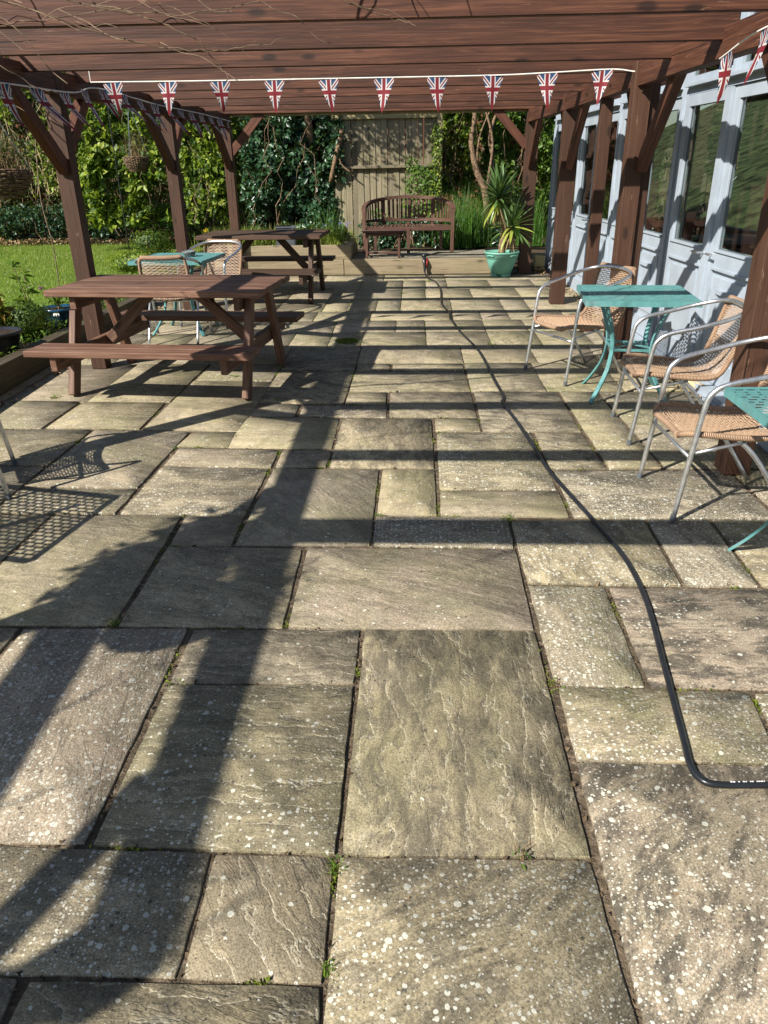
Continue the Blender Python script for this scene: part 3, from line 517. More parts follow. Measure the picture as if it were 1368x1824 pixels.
SLABS = [(-1.484,2.298,-0.854,2.314,-0.850,1.347,-1.473,1.335,1,0.15,0.2,0.45),(-2.049,2.295,-1.496,2.302,-1.481,1.334,-2.111,1.325,0.6,0.3,0.2,0),(-0.837,2.307,-0.207,2.315,-0.202,2.005,-0.836,1.991,0.2,0.45,0.1,1.02),(-0.835,1.982,-0.205,1.996,-0.198,1.334,-0.838,1.344,0.6,0.4,0.3,1.01),(-0.197,2.312,0.435,2.317,0.440,1.342,-0.194,1.332,0.15,0.62,0.4,1.5),(-1.114,1.003,-0.853,1.002,-0.818,0.551,-1.280,0.571,0.3,0.3,0.2,0.1),(-0.840,0.998,-0.196,1.005,-0.170,0.572,-0.842,0.550,0.35,0.4,0.1,1.05),(-1.373,1.337,-0.517,1.331,-0.510,1.011,-1.305,1.003,0.95,0.35,0.1,0),(-0.514,1.328,-0.202,1.330,-0.194,1.008,-0.508,1.010,0.25,0.15,0.1,1.35),(-0.198,1.329,0.440,1.337,0.468,0.593,-0.183,0.571,0.85,0.6,0.1,0.8),(0.457,1.665,1.241,1.668,1.284,0.949,0.458,0.922,0.85,0.8,0.25,0.7),(0.459,2.008,1.079,1.986,1.050,1.674,0.458,1.670,1,0.45,0.9,0),(1.085,1.986,1.472,1.984,1.432,1.677,1.055,1.674,0.9,0.5,0.4,0),(0.447,2.643,0.760,2.631,0.754,2.009,0.453,2.011,0.95,0.3,0.5,0.5),(0.768,2.627,1.812,2.619,1.705,1.994,0.763,2.007,0.55,0.9,0.2,0),(0.437,3.218,1.075,3.242,1.071,2.645,0.444,2.652,0.9,0.6,0.3,0.4),(1.085,3.242,1.377,3.245,1.371,2.641,1.079,2.640,1,0.4,0.1,0.4),(1.390,3.246,1.939,3.239,1.886,2.637,1.380,2.637,0.8,0.5,0.5,0.1),(-0.205,3.266,0.435,3.254,0.435,2.951,-0.204,2.964,1,0.5,0.1,0),(-0.495,2.939,0.439,2.941,0.436,2.324,-0.486,2.317,0.35,0.3,0.5,0.12),(-1.132,2.947,-0.508,2.939,-0.497,2.321,-1.132,2.320,0.35,0.4,0.3,0.1),(-1.140,3.263,-0.842,3.260,-0.837,2.956,-1.126,2.952,0.2,0.4,0.3,0),(-1.793,3.263,-1.149,3.263,-1.144,2.323,-1.841,2.321,0.35,0.3,0.4,0.1),(-2.824,3.273,-1.807,3.263,-1.854,2.325,-2.830,2.322,0.7,0.4,0.3,0),(-2.085,4.501,-1.448,4.467,-1.485,3.591,-2.120,3.602,0.55,0.3,0.5,0.1),(-2.116,3.580,-1.483,3.577,-1.488,3.279,-2.132,3.285,0.8,0.5,0.4,0),(-2.946,4.524,-2.100,4.511,-2.123,3.911,-2.980,3.925,0.5,0.3,0.5,0),(-2.980,3.900,-2.128,3.894,-2.135,3.292,-2.969,3.310,0.4,0.3,0.5,0),(-2.401,5.097,-1.797,5.079,-1.794,4.521,-2.426,4.534,0.6,0.2,0.6,0),(-2.956,5.142,-2.427,5.110,-2.448,4.534,-2.953,4.535,0.6,0.2,0.6,0),(-1.748,5.637,-1.114,5.597,-1.143,4.477,-1.775,4.511,0.3,0.3,0.7,0.1),(-1.438,4.457,-1.141,4.467,-1.140,4.199,-1.469,4.208,0.5,0.2,0.6,0),(-1.437,4.180,-0.818,4.152,-0.819,3.874,-1.453,3.905,0.7,0.2,0.5,0),(-1.455,3.888,-0.827,3.865,-0.838,3.266,-1.477,3.279,0.8,0.5,0.2,0),(-0.811,3.865,-0.208,3.852,-0.207,2.969,-0.830,2.962,0.3,0.25,0.5,0.3),(-0.199,3.852,0.100,3.853,0.099,3.275,-0.203,3.278,0.3,0.1,0.7,0.5),(-0.807,4.143,-0.505,4.143,-0.506,3.883,-0.808,3.882,0.4,0.5,0.2,0),(-1.170,4.754,-0.515,4.739,-0.508,4.171,-1.145,4.189,0.4,0.2,0.6,0),(-1.133,5.047,-0.820,5.032,-0.821,4.775,-1.159,4.777,0.4,0.3,0.5,0),(-0.806,5.019,-0.207,5.002,-0.205,4.749,-0.804,4.763,0.8,0.6,0.2,0),(-1.107,6.454,-0.509,6.421,-0.508,5.911,-1.116,5.921,0.3,0.7,0.2,0),(-1.122,5.904,-0.510,5.878,-0.516,5.043,-1.130,5.073,0.3,0.6,0.3,0.2),(-0.506,6.121,-0.225,6.115,-0.223,5.907,-0.499,5.911,0.5,0.6,0.2,0),(-0.212,6.115,0.372,6.104,0.374,5.897,-0.209,5.906,0.5,0.6,0.2,0),(-0.506,5.878,0.372,5.863,0.385,5.343,-0.508,5.325,0.5,0.5,0.4,0),(-0.510,5.297,-0.223,5.308,-0.220,5.027,-0.512,5.042,0.4,0.4,0.4,0),(-0.206,5.307,0.387,5.315,0.392,4.746,-0.194,4.749,0.3,0.4,0.5,0.3),(-0.499,4.727,0.092,4.713,0.094,3.869,-0.499,3.875,0.3,0.6,0.3,0.5),(0.107,4.713,0.398,4.723,0.401,4.474,0.109,4.464,0.4,0.4,0.4,0),(0.116,4.454,0.704,4.442,0.728,3.584,0.109,3.580,0.95,0.5,0.4,0),(0.115,3.559,0.730,3.563,0.733,3.263,0.105,3.275,0.4,0.2,0.6,0),(0.721,4.442,1.016,4.431,1.040,3.864,0.728,3.863,0.5,0.7,0.2,0.1),(0.403,5.315,1.006,5.308,1.019,4.462,0.407,4.463,0.4,0.7,0.2,0.1),(1.022,5.308,1.287,5.305,1.346,3.882,1.052,3.864,0.7,0.3,0.6,0),(1.303,5.305,2.075,5.283,1.993,3.876,1.359,3.874,0.6,0.4,0.7,0),(0.743,3.839,1.684,3.843,1.706,3.249,0.745,3.257,1,0.7,0.4,0),(1.696,3.843,2.351,3.846,2.405,3.250,1.719,3.249,0.8,0.5,0.6,0),(-4.469,11.015,-3.502,11.001,-3.516,10.493,-4.487,10.504,0.29,0.14,0.6,0),(-3.502,11.001,-2.744,10.990,-2.754,10.485,-3.516,10.493,0.24,0.11,0.67,0.5),(-2.744,10.990,-2.070,10.981,-2.078,10.477,-2.754,10.485,0.52,0.41,0.51,0.5),(-2.070,10.981,-1.292,10.970,-1.296,10.468,-2.078,10.477,0.31,0.17,0.45,0),(-1.292,10.970,-0.474,10.958,-0.475,10.459,-1.296,10.468,0.58,0.11,0.72,0.5),(-0.474,10.958,0.360,10.947,0.363,10.449,-0.475,10.459,0.52,0.18,0.55,0.5),(0.360,10.947,1.225,10.934,1.231,10.439,0.363,10.449,0.23,0.34,0.74,0),(1.225,10.934,1.968,10.924,1.978,10.431,1.231,10.439,0.27,0.29,0.44,0.5),(-4.301,10.502,-3.539,10.494,-3.559,9.786,-4.325,9.792,0.2,0.22,0.75,0.5),(-3.539,10.494,-2.783,10.485,-2.798,9.781,-3.559,9.786,0.54,0.3,0.61,0.5),(-2.783,10.485,-2.108,10.477,-2.119,9.775,-2.798,9.781,0.37,0.16,0.55,0),(-2.108,10.477,-1.363,10.469,-1.370,9.770,-2.119,9.775,0.23,0.29,0.9,0.1),(-1.363,10.469,-0.750,10.462,-0.753,9.765,-1.370,9.770,0.48,0.16,0.74,0),(-0.750,10.462,-0.203,10.455,-0.202,9.761,-0.753,9.765,0.37,0.18,0.72,0.5),(-0.203,10.455,0.094,10.452,0.096,9.758,-0.202,9.761,0.27,0.27,0.69,0),(0.094,10.452,0.370,10.449,0.374,9.756,0.096,9.758,0.56,0.14,0.43,0),(0.370,10.449,0.922,10.443,0.929,9.752,0.374,9.756,0.31,0.33,0.83,0),(0.922,10.443,1.491,10.436,1.502,9.748,0.929,9.752,0.33,0.17,0.63,0),(1.491,10.436,2.093,10.429,2.107,9.743,1.502,9.748,0.34,0.13,0.88,0.5),(-4.106,9.790,-3.391,9.785,-3.408,9.142,-4.126,9.145,0.49,0.48,0.41,0.5),(-3.391,9.785,-2.823,9.781,-2.837,9.139,-3.408,9.142,0.33,0.16,0.73,0),(-2.823,9.781,-2.118,9.775,-2.128,9.136,-2.837,9.139,0.32,0.18,0.62,0),(-2.118,9.775,-1.558,9.771,-1.565,9.134,-2.128,9.136,0.3,0.34,0.48,0),(-1.558,9.771,-1.071,9.767,-1.075,9.132,-1.565,9.134,0.35,0.28,0.58,0.5),(-1.071,9.767,-0.759,9.765,-0.762,9.131,-1.075,9.132,0.6,0.33,0.62,0),(-0.759,9.765,-0.200,9.761,-0.200,9.128,-0.762,9.131,0.37,0.18,0.43,0),(-0.200,9.761,0.085,9.759,0.087,9.127,-0.200,9.128,0.49,0.34,0.89,0),(0.085,9.759,0.642,9.754,0.647,9.125,0.087,9.127,0.42,0.33,0.56,0),(0.642,9.754,1.213,9.750,1.220,9.122,0.647,9.125,0.25,0.31,0.79,0.1),(1.213,9.750,1.632,9.747,1.642,9.121,1.220,9.122,0.46,0.18,0.5,0.1),(1.632,9.747,2.102,9.743,2.115,9.119,1.642,9.121,0.36,0.11,0.61,0),(-4.004,9.144,-3.275,9.141,-3.296,8.326,-4.030,8.326,0.46,0.27,0.51,0),(-3.275,9.141,-2.683,9.139,-2.699,8.326,-3.296,8.326,0.21,0.2,0.52,0),(-2.683,9.139,-2.160,9.137,-2.173,8.326,-2.699,8.326,0.51,0.27,0.53,0.5),(-2.160,9.137,-1.575,9.134,-1.584,8.326,-2.173,8.326,0.22,0.47,0.68,0.1),(-1.575,9.134,-1.058,9.132,-1.063,8.326,-1.584,8.326,0.59,0.36,0.84,0),(-1.058,9.132,-0.787,9.131,-0.791,8.326,-1.063,8.326,0.4,0.14,0.51,0),(-0.787,9.131,-0.473,9.130,-0.475,8.326,-0.791,8.326,0.33,0.36,0.8,0.5),(-0.473,9.130,-0.198,9.128,-0.198,8.326,-0.475,8.326,0.53,0.31,0.73,0.5),(-0.198,9.128,0.368,9.126,0.372,8.326,-0.198,8.326,0.34,0.26,0.65,0.5),(0.368,9.126,0.937,9.124,0.945,8.326,0.372,8.326,0.58,0.37,0.42,0),(0.937,9.124,1.221,9.122,1.231,8.327,0.945,8.326,0.51,0.21,0.83,0),(1.221,9.122,2.047,9.119,2.062,8.327,1.231,8.327,0.48,0.29,0.64,0.1),(-3.862,8.326,-3.305,8.326,-3.317,7.842,-3.876,7.840,0.57,0.19,0.4,0),(-3.305,8.326,-2.689,8.326,-2.699,7.844,-3.317,7.842,0.21,0.45,0.46,0.1),(-2.689,8.326,-2.200,8.326,-2.208,7.845,-2.699,7.844,0.55,0.32,0.84,0),(-2.200,8.326,-1.592,8.326,-1.597,7.847,-2.208,7.845,0.26,0.34,0.81,0.1),(-1.592,8.326,-1.096,8.326,-1.100,7.848,-1.597,7.847,0.57,0.28,0.44,0),(-1.096,8.326,-0.507,8.326,-0.508,7.850,-1.100,7.848,0.4,0.45,0.7,0),(-0.507,8.326,0.363,8.326,0.365,7.852,-0.508,7.850,0.22,0.13,0.84,0),(0.363,8.326,0.659,8.326,0.663,7.853,0.365,7.852,0.32,0.24,0.44,0.1),(0.659,8.326,0.948,8.326,0.953,7.854,0.663,7.853,0.35,0.41,0.56,0),(0.948,8.326,1.524,8.327,1.531,7.856,0.953,7.854,0.5,0.44,0.6,0),(1.524,8.327,2.033,8.327,2.042,7.857,1.531,7.856,0.25,0.35,0.84,0.1),(-3.750,7.841,-3.167,7.842,-3.181,7.292,-3.766,7.289,0.37,0.38,0.62,0),(-3.167,7.842,-2.646,7.844,-2.657,7.295,-3.181,7.292,0.45,0.47,0.64,0),(-2.646,7.844,-2.013,7.846,-2.021,7.299,-2.657,7.295,0.52,0.17,0.84,0),(-2.013,7.846,-1.442,7.847,-1.447,7.302,-2.021,7.299,0.48,0.23,0.83,0.5),(-1.442,7.847,-0.834,7.849,-0.836,7.306,-1.447,7.302,0.42,0.46,0.76,0),(-0.834,7.849,-0.224,7.851,-0.224,7.309,-0.836,7.306,0.46,0.15,0.46,0.1),(-0.224,7.851,0.068,7.851,0.069,7.311,-0.224,7.309,0.41,0.31,0.61,0.5),(0.068,7.851,0.655,7.853,0.659,7.314,0.069,7.311,0.34,0.41,0.89,0),(0.655,7.853,1.061,7.854,1.066,7.317,0.659,7.314,0.47,0.34,0.56,0.1),(1.061,7.854,1.476,7.855,1.483,7.319,1.066,7.317,0.51,0.33,0.87,0.1),(1.476,7.855,2.026,7.857,2.036,7.322,1.483,7.319,0.45,0.28,0.47,0.5),(-3.644,7.290,-3.157,7.293,-3.195,6.719,-3.692,6.722,0.59,0.24,0.62,0),(-3.157,7.293,-2.565,7.296,-2.592,6.714,-3.195,6.719,0.47,0.35,0.54,0.5),(-2.565,7.296,-2.137,7.298,-2.157,6.711,-2.592,6.714,0.28,0.42,0.74,0),(-2.137,7.298,-1.551,7.302,-1.563,6.706,-2.157,6.711,0.23,0.36,0.85,0.5),(-1.551,7.302,-1.181,7.304,-1.188,6.703,-1.563,6.706,0.46,0.23,0.55,0),(-1.181,7.304,-0.822,7.306,-0.826,6.701,-1.188,6.703,0.44,0.31,0.78,0),(-0.822,7.306,-0.522,7.308,-0.524,6.698,-0.826,6.701,0.52,0.42,0.88,0),(-0.522,7.308,0.074,7.311,0.076,6.694,-0.524,6.698,0.27,0.49,0.73,0),(0.074,7.311,0.661,7.314,0.665,6.689,0.076,6.694,0.5,0.49,0.46,0.1),(0.661,7.314,1.116,7.317,1.120,6.686,0.665,6.689,0.47,0.4,0.71,0.5),(1.116,7.317,1.578,7.320,1.582,6.682,1.120,6.686,0.54,0.38,0.84,0),(1.578,7.320,2.090,7.323,2.092,6.678,1.582,6.682,0.56,0.38,0.55,0),(-3.693,6.722,-3.083,6.718,-3.097,6.139,-3.709,6.142,0.5,0.31,0.66,0.1),(-3.083,6.718,-2.580,6.714,-2.591,6.138,-3.097,6.139,0.56,0.26,0.6,0.5),(-2.580,6.714,-2.130,6.711,-2.139,6.136,-2.591,6.138,0.31,0.26,0.41,0),(-2.130,6.711,-1.683,6.707,-1.690,6.135,-2.139,6.136,0.56,0.28,0.68,0.5),(-1.683,6.707,-1.137,6.703,-1.141,6.133,-1.690,6.135,0.36,0.26,0.41,0),(-1.137,6.703,-0.507,6.698,-0.508,6.131,-1.141,6.133,0.38,0.49,0.72,0.5),(-0.507,6.698,0.376,6.691,0.379,6.128,-0.508,6.131,0.44,0.22,0.45,0.5),(0.376,6.691,0.982,6.687,0.988,6.126,0.379,6.128,0.39,0.36,0.64,0),(0.982,6.687,1.498,6.683,1.506,6.124,0.988,6.126,0.26,0.2,0.55,0),(1.498,6.683,2.112,6.678,2.123,6.122,1.506,6.124,0.27,0.42,0.74,0.5),(-3.517,6.141,-2.981,6.139,-3.004,5.089,-3.545,5.087,0.21,0.2,0.78,0),(-2.981,6.139,-2.360,6.137,-2.378,5.092,-3.004,5.089,0.21,0.23,0.46,0),(-2.360,6.137,-1.754,6.135,-1.767,5.095,-2.378,5.092,0.55,0.36,0.7,0),(-1.731,6.135,-1.128,6.133,-1.132,5.628,-1.737,5.628,0.49,0.36,0.88,0),(0.383,6.128,0.929,6.126,0.937,5.329,0.387,5.327,0.42,0.38,0.76,0),(0.929,6.126,1.484,6.124,1.495,5.331,0.937,5.329,0.4,0.16,0.82,0.1),(1.484,6.124,2.202,6.122,2.218,5.333,1.495,5.331,0.4,0.25,0.48,0.5),(-3.020,1.000,-2.155,1.000,-2.155,0.620,-3.020,0.620,0.5,0.4,0.3,0),(-2.155,1.000,-1.290,1.000,-1.290,0.620,-2.155,0.620,0.5,0.4,0.3,0),(-3.020,1.330,-2.201,1.330,-2.201,1.000,-3.020,1.000,0.5,0.4,0.3,0),(-2.201,1.330,-1.383,1.330,-1.383,1.000,-2.201,1.000,0.5,0.4,0.3,0),(-3.020,1.680,-2.121,1.680,-2.121,1.330,-3.020,1.330,0.5,0.4,0.3,0),(-3.020,2.320,-2.121,2.320,-2.121,1.680,-3.020,1.680,0.5,0.4,0.3,0),(-3.020,2.920,-2.840,2.920,-2.840,2.320,-3.020,2.320,0.5,0.4,0.3,0),(-3.020,3.220,-2.840,3.220,-2.840,2.920,-3.020,2.920,0.5,0.4,0.3,0),(1.294,1.660,2.240,1.660,2.240,0.620,1.294,0.620,0.5,0.4,0.3,0),(1.482,1.980,2.240,1.980,2.240,1.660,1.482,1.660,0.5,0.4,0.3,0),(1.822,2.580,2.240,2.580,2.240,1.980,1.822,1.980,0.5,0.4,0.3,0),(1.949,3.200,2.240,3.200,2.240,2.580,1.949,2.580,0.5,0.4,0.3,0),(-3.000,0.560,-2.070,0.560,-2.070,-0.060,-3.000,-0.060,0.5,0.4,0.3,0.5),(-2.070,0.560,-1.140,0.560,-1.140,-0.060,-2.070,-0.060,0.5,0.4,0.3,0.5),(-1.140,0.560,-0.520,0.560,-0.520,-0.060,-1.140,-0.060,0.5,0.4,0.3,0.5),(-0.520,0.560,-0.210,0.560,-0.210,-0.060,-0.520,-0.060,0.5,0.4,0.3,0.5),(-0.210,0.560,0.100,0.560,0.100,-0.060,-0.210,-0.060,0.5,0.4,0.3,0.5),(0.100,0.560,0.410,0.560,0.410,-0.060,0.100,-0.060,0.5,0.4,0.3,0.5),(0.410,0.560,1.030,0.560,1.030,-0.060,0.410,-0.060,0.5,0.4,0.3,0),(1.030,0.560,1.650,0.560,1.650,-0.060,1.030,-0.060,0.5,0.4,0.3,0),(1.650,0.560,1.960,0.560,1.960,-0.060,1.650,-0.060,0.5,0.4,0.3,0),(1.960,0.560,2.300,0.560,2.300,-0.060,1.960,-0.060,0.5,0.4,0.3,0),(-3.000,-0.060,-2.070,-0.060,-2.070,-0.980,-3.000,-0.980,0.5,0.4,0.3,0),(-2.070,-0.060,-1.140,-0.060,-1.140,-0.980,-2.070,-0.980,0.5,0.4,0.3,0.5),(-1.140,-0.060,-0.520,-0.060,-0.520,-0.980,-1.140,-0.980,0.5,0.4,0.3,0),(-0.520,-0.060,0.100,-0.060,0.100,-0.980,-0.520,-0.980,0.5,0.4,0.3,0),(0.100,-0.060,1.030,-0.060,1.030,-0.980,0.100,-0.980,0.5,0.4,0.3,0.5),(1.030,-0.060,1.650,-0.060,1.650,-0.980,1.030,-0.980,0.5,0.4,0.3,0.5),(1.650,-0.060,1.960,-0.060,1.960,-0.980,1.650,-0.980,0.5,0.4,0.3,0),(1.960,-0.060,2.300,-0.060,2.300,-0.980,1.960,-0.980,0.5,0.4,0.3,0.5),(-3.000,-0.980,-2.070,-0.980,-2.070,-1.600,-3.000,-1.600,0.5,0.4,0.3,0.5),(-2.070,-0.980,-1.760,-0.980,-1.760,-1.600,-2.070,-1.600,0.5,0.4,0.3,0),(-1.760,-0.980,-1.140,-0.980,-1.140,-1.600,-1.760,-1.600,0.5,0.4,0.3,0),(-1.140,-0.980,-0.830,-0.980,-0.830,-1.600,-1.140,-1.600,0.5,0.4,0.3,0.5),(-0.830,-0.980,0.100,-0.980,0.100,-1.600,-0.830,-1.600,0.5,0.4,0.3,0.5),(0.100,-0.980,0.410,-0.980,0.410,-1.600,0.100,-1.600,0.5,0.4,0.3,0),(0.410,-0.980,0.720,-0.980,0.720,-1.600,0.410,-1.600,0.5,0.4,0.3,0.5),(0.720,-0.980,1.340,-0.980,1.340,-1.600,0.720,-1.600,0.5,0.4,0.3,0),(1.340,-0.980,1.960,-0.980,1.960,-1.600,1.340,-1.600,0.5,0.4,0.3,0),(1.960,-0.980,2.300,-0.980,2.300,-1.600,1.960,-1.600,0.5,0.4,0.3,0),(-3.000,-1.600,-2.380,-1.600,-2.380,-1.910,-3.000,-1.910,0.5,0.4,0.3,0),(-2.380,-1.600,-2.070,-1.600,-2.070,-1.910,-2.380,-1.910,0.5,0.4,0.3,0),(-2.070,-1.600,-1.450,-1.600,-1.450,-1.910,-2.070,-1.910,0.5,0.4,0.3,0.5),(-1.450,-1.600,-1.140,-1.600,-1.140,-1.910,-1.450,-1.910,0.5,0.4,0.3,0),(-1.140,-1.600,-0.830,-1.600,-0.830,-1.910,-1.140,-1.910,0.5,0.4,0.3,0.5),(-0.830,-1.600,-0.210,-1.600,-0.210,-1.910,-0.830,-1.910,0.5,0.4,0.3,0),(-0.210,-1.600,0.410,-1.600,0.410,-1.910,-0.210,-1.910,0.5,0.4,0.3,0),(0.410,-1.600,1.030,-1.600,1.030,-1.910,0.410,-1.910,0.5,0.4,0.3,0.5),(1.030,-1.600,1.960,-1.600,1.960,-1.910,1.030,-1.910,0.5,0.4,0.3,0.5),(1.960,-1.600,2.270,-1.600,2.270,-1.910,1.960,-1.910,0.5,0.4,0.3,0),(-3.000,-1.910,-2.070,-1.910,-2.070,-2.810,-3.000,-2.810,0.5,0.4,0.3,0.5),(-2.070,-1.910,-1.760,-1.910,-1.760,-2.810,-2.070,-2.810,0.5,0.4,0.3,0.5),(-1.760,-1.910,-1.140,-1.910,-1.140,-2.810,-1.760,-2.810,0.5,0.4,0.3,0),(-1.140,-1.910,-0.210,-1.910,-0.210,-2.810,-1.140,-2.810,0.5,0.4,0.3,0.5),(-0.210,-1.910,0.410,-1.910,0.410,-2.810,-0.210,-2.810,0.5,0.4,0.3,0),(0.410,-1.910,0.720,-1.910,0.720,-2.810,0.410,-2.810,0.5,0.4,0.3,0.5),(0.720,-1.910,1.650,-1.910,1.650,-2.810,0.720,-2.810,0.5,0.4,0.3,0.5),(1.650,-1.910,2.270,-1.910,2.270,-2.810,1.650,-2.810,0.5,0.4,0.3,0.5),]
# ================================================================ SETTING
GA = math.atan(GS)
def sheet(name, x0, x1, y0, y1, z, mat, slope=0.0, n=1, amp=0.0, kind='structure', seed=0):
    V = []; F = []
    nx = max(1, int(n * 1)); ny = max(1, int(n * 1))
    for j in range(ny + 1):
        for i in range(nx + 1):
            x = x0 + (x1 - x0) * i / nx; y = y0 + (y1 - y0) * j / ny
            V.append((x, y, z + slope * y + amp * mnoise.noise(Vector((x * 0.8, y * 0.8, seed)))))
    for j in range(ny):
        for i in range(nx): a = j * (nx + 1) + i; F.append((a, a + 1, a + nx + 2, a + nx + 1))
    return tag(link(name, arr_mesh(name, V, F, mat, True)), kind=kind)
sheet('ground', -60, 60, -40, 80, -0.55, M['earth'])
patio = sheet('patio', -3.06, 2.32, -3.0, 11.05, -0.0085, M['joint'], GS)
lawn = sheet('lawn', -14, -3.9, -6, 15.5, 0.245, M['lawn_base'], 0, 60, 0.03)
sheet('flower_bed_soil', -3.95, -3.16, -6, 15.5, 0.235, M['soil'], 0, 40, 0.03)
sheet('border_soil', -3.15, 3.6, 12.1, 18, 0.335, M['earth'], 0, 40, 0.07)
sheet('hedge_border_soil', -14, -3.17, 15.3, 18, 0.275, M['earth'], 0, 40, 0.05)
sheet('side_border_soil', 1.0, 1.80, 10.96, 12.12, 0.24, M['soil'], 0, 14, 0.03)
sheet('deck', -0.95, 1.02, 11.13, 12.12, 0.385, M['deck'], 0, 12, 0.004)

# ---------------------------------------------------------------- paving
def slab_mesh(P, seed, near):
    rng = random.Random(seed); n = len(P); out = []
    cen = sum(P, Vector((0, 0))) / n; g = 0.0075 if near else 0.0045
    Q = []
    for i in range(4):
        a, b, c = P[i - 1], P[i], P[(i + 1) % 4]; e1 = (b - a).normalized(); e2 = (c - b).normalized()
        n1 = Vector((-e1.y, e1.x)); n2 = Vector((-e2.y, e2.x))
        if n1.dot(cen - b) < 0: n1 = -n1
        if n2.dot(cen - b) < 0: n2 = -n2
        gx = (0.22, 0.75) if i in (1, 3) else (0.75, 0.22)   # cross joints are tight, long joints open
        Q.append(b + n1 * (g * gx[0] * rng.uniform(0.7, 1.3)) + n2 * (g * gx[1] * rng.uniform(0.7, 1.3)))
    step = 0.05 if near else 0.14; ring = []
    for i in range(4):
        a, b = Q[i], Q[(i + 1) % 4]; L = (b - a).length; k = max(1, int(L / step)); d = (b - a) / L; nn = Vector((-d.y, d.x)); 
        if nn.dot(cen - a) > 0: nn = -nn
        ph = rng.uniform(0, 50)
        for j in range(k):
            t = j / k; p = a + (b - a) * t; w = 0 if j == 0 else 1
            am = 0.0035 * mnoise.noise(Vector((t * L * 9 + ph, seed, 0))) + 0.0022 * mnoise.noise(Vector((t * L * 34 + ph, seed, 3)))
            if j == 0: p = p + (cen - p).normalized() * rng.uniform(0.001, 0.005)
            ring.append(p + nn * am * w)
    m = len(ring); bw = 0.0022 if near else 0.0012
    V = []; zt = 0.0
    for p in ring: V.append((p.x, p.y, -0.030))
    for p in ring: V.append((p.x, p.y, -0.0022 + rng.uniform(-0.001, 0.0005)))
    for p in ring: q = p + (cen - p).normalized() * bw; V.append((q.x, q.y, zt + rng.uniform(-0.0012, 0.0012)))
    V.append((cen.x, cen.y, rng.uniform(0, 0.002)))
    F = [tuple(range(m - 1, -1, -1))]
    area = sum(ring[i].x * ring[(i + 1) % m].y - ring[(i + 1) % m].x * ring[i].y for i in range(m))
    for k in (0, 1):
        for i in range(m):
            a = k * m + i; b = k * m + (i + 1) % m; f = (a, b, b + m, a + m); F.append(f if area > 0 else f[::-1])
    for i in range(m):
        f = (2 * m + i, 2 * m + (i + 1) % m, 3 * m); F.append(f if area > 0 else f[::-1])
    if area < 0: F[0] = F[0][::-1]
    me = bpy.data.meshes.new('paving_slab'); me.from_pydata(V, [], F); me.materials.append(M['slab'])
    for p in me.polygons: p.use_smooth = len(p.vertices) == 3
    return me
for i, sdat in enumerate(SLABS):
    P = [Vector((sdat[2 * k], sdat[2 * k + 1])) for k in range(4)]; c = sum(P, Vector((0, 0))) / 4
    near = c.y < 4.2
    me = slab_mesh([p - c for p in P], i, near)
    rr = random.Random(i + 100)
    o = link('paving_slab', me, patio, (c.x, c.y, gz(c.y) + rr.uniform(-0.002, 0.002)))
    o.rotation_euler = (GA + rr.uniform(-0.0015, 0.0015), rr.uniform(-0.0015, 0.0015), 0)
    o.color = (sdat[8], sdat[9], sdat[10], sdat[11])

# sleepers edging the patio (left) and the deck (far)
def sleeper_run(name, pts, W, H, z_top, mat, label, group, n_up=1, slope=0):
    root = empty(name, (pts[0][0], pts[0][1], z_top - H * n_up), label=label, cat='sleeper edging', group=group)
    inv = Vector(root.location)
    for a, b in zip(pts[:-1], pts[1:]):
        for k in range(n_up):
            zc = z_top - H * (k + 0.5); g = (Vector((b[0] - a[0], b[1] - a[1], 0)).normalized()) * 0.004
            plank('sleeper', Vector((a[0], a[1], zc)) + g - inv, Vector((b[0], b[1], zc)) - g - inv, W, H - 0.004, mat, root)
    return root
sleeper_run('sleeper_edging', [(-3.11, -3.0), (-3.12, -0.6), (-3.13, 1.8), (-3.14, 4.2), (-3.15, 6.6), (-3.17, 9.0), (-3.19, 11.1)], 0.12, 0.24, 0.295, M['sleeper_dark'], 'dark timber sleepers holding back the flower bed along the left edge of the paving', None)
sleeper_run('sleeper_edging', [(-3.05, 11.06), (-1.05, 11.05), (1.02, 11.04)], 0.12, 0.21, 0.386, M['sleeper'], 'pale timber sleeper step at the far end of the paving in front of the bench', None)
sleeper_run('raised_planter', [(-3.05, 11.10), (-0.94, 11.08)], 0.10, 0.19, 0.575, M['sleeper'], 'upper timber sleeper planter full of long green leaves behind the far picnic table', None)
plank('sleeper', (2.06, 0.08, 0.095), (2.06, 1.1, 0.095), 0.10, 0.188, M['sleeper'], bpy.data.objects['raised_planter'])
o = empty('timber_block', (1.72, 11.25, 0.17), label='short pale timber block standing beside the far end of the blue grey doors', cat='timber block')
plank('block', (0, -0.10, 0.11), (0, 0.10, 0.11), 0.14, 0.22, M['treated'], o)

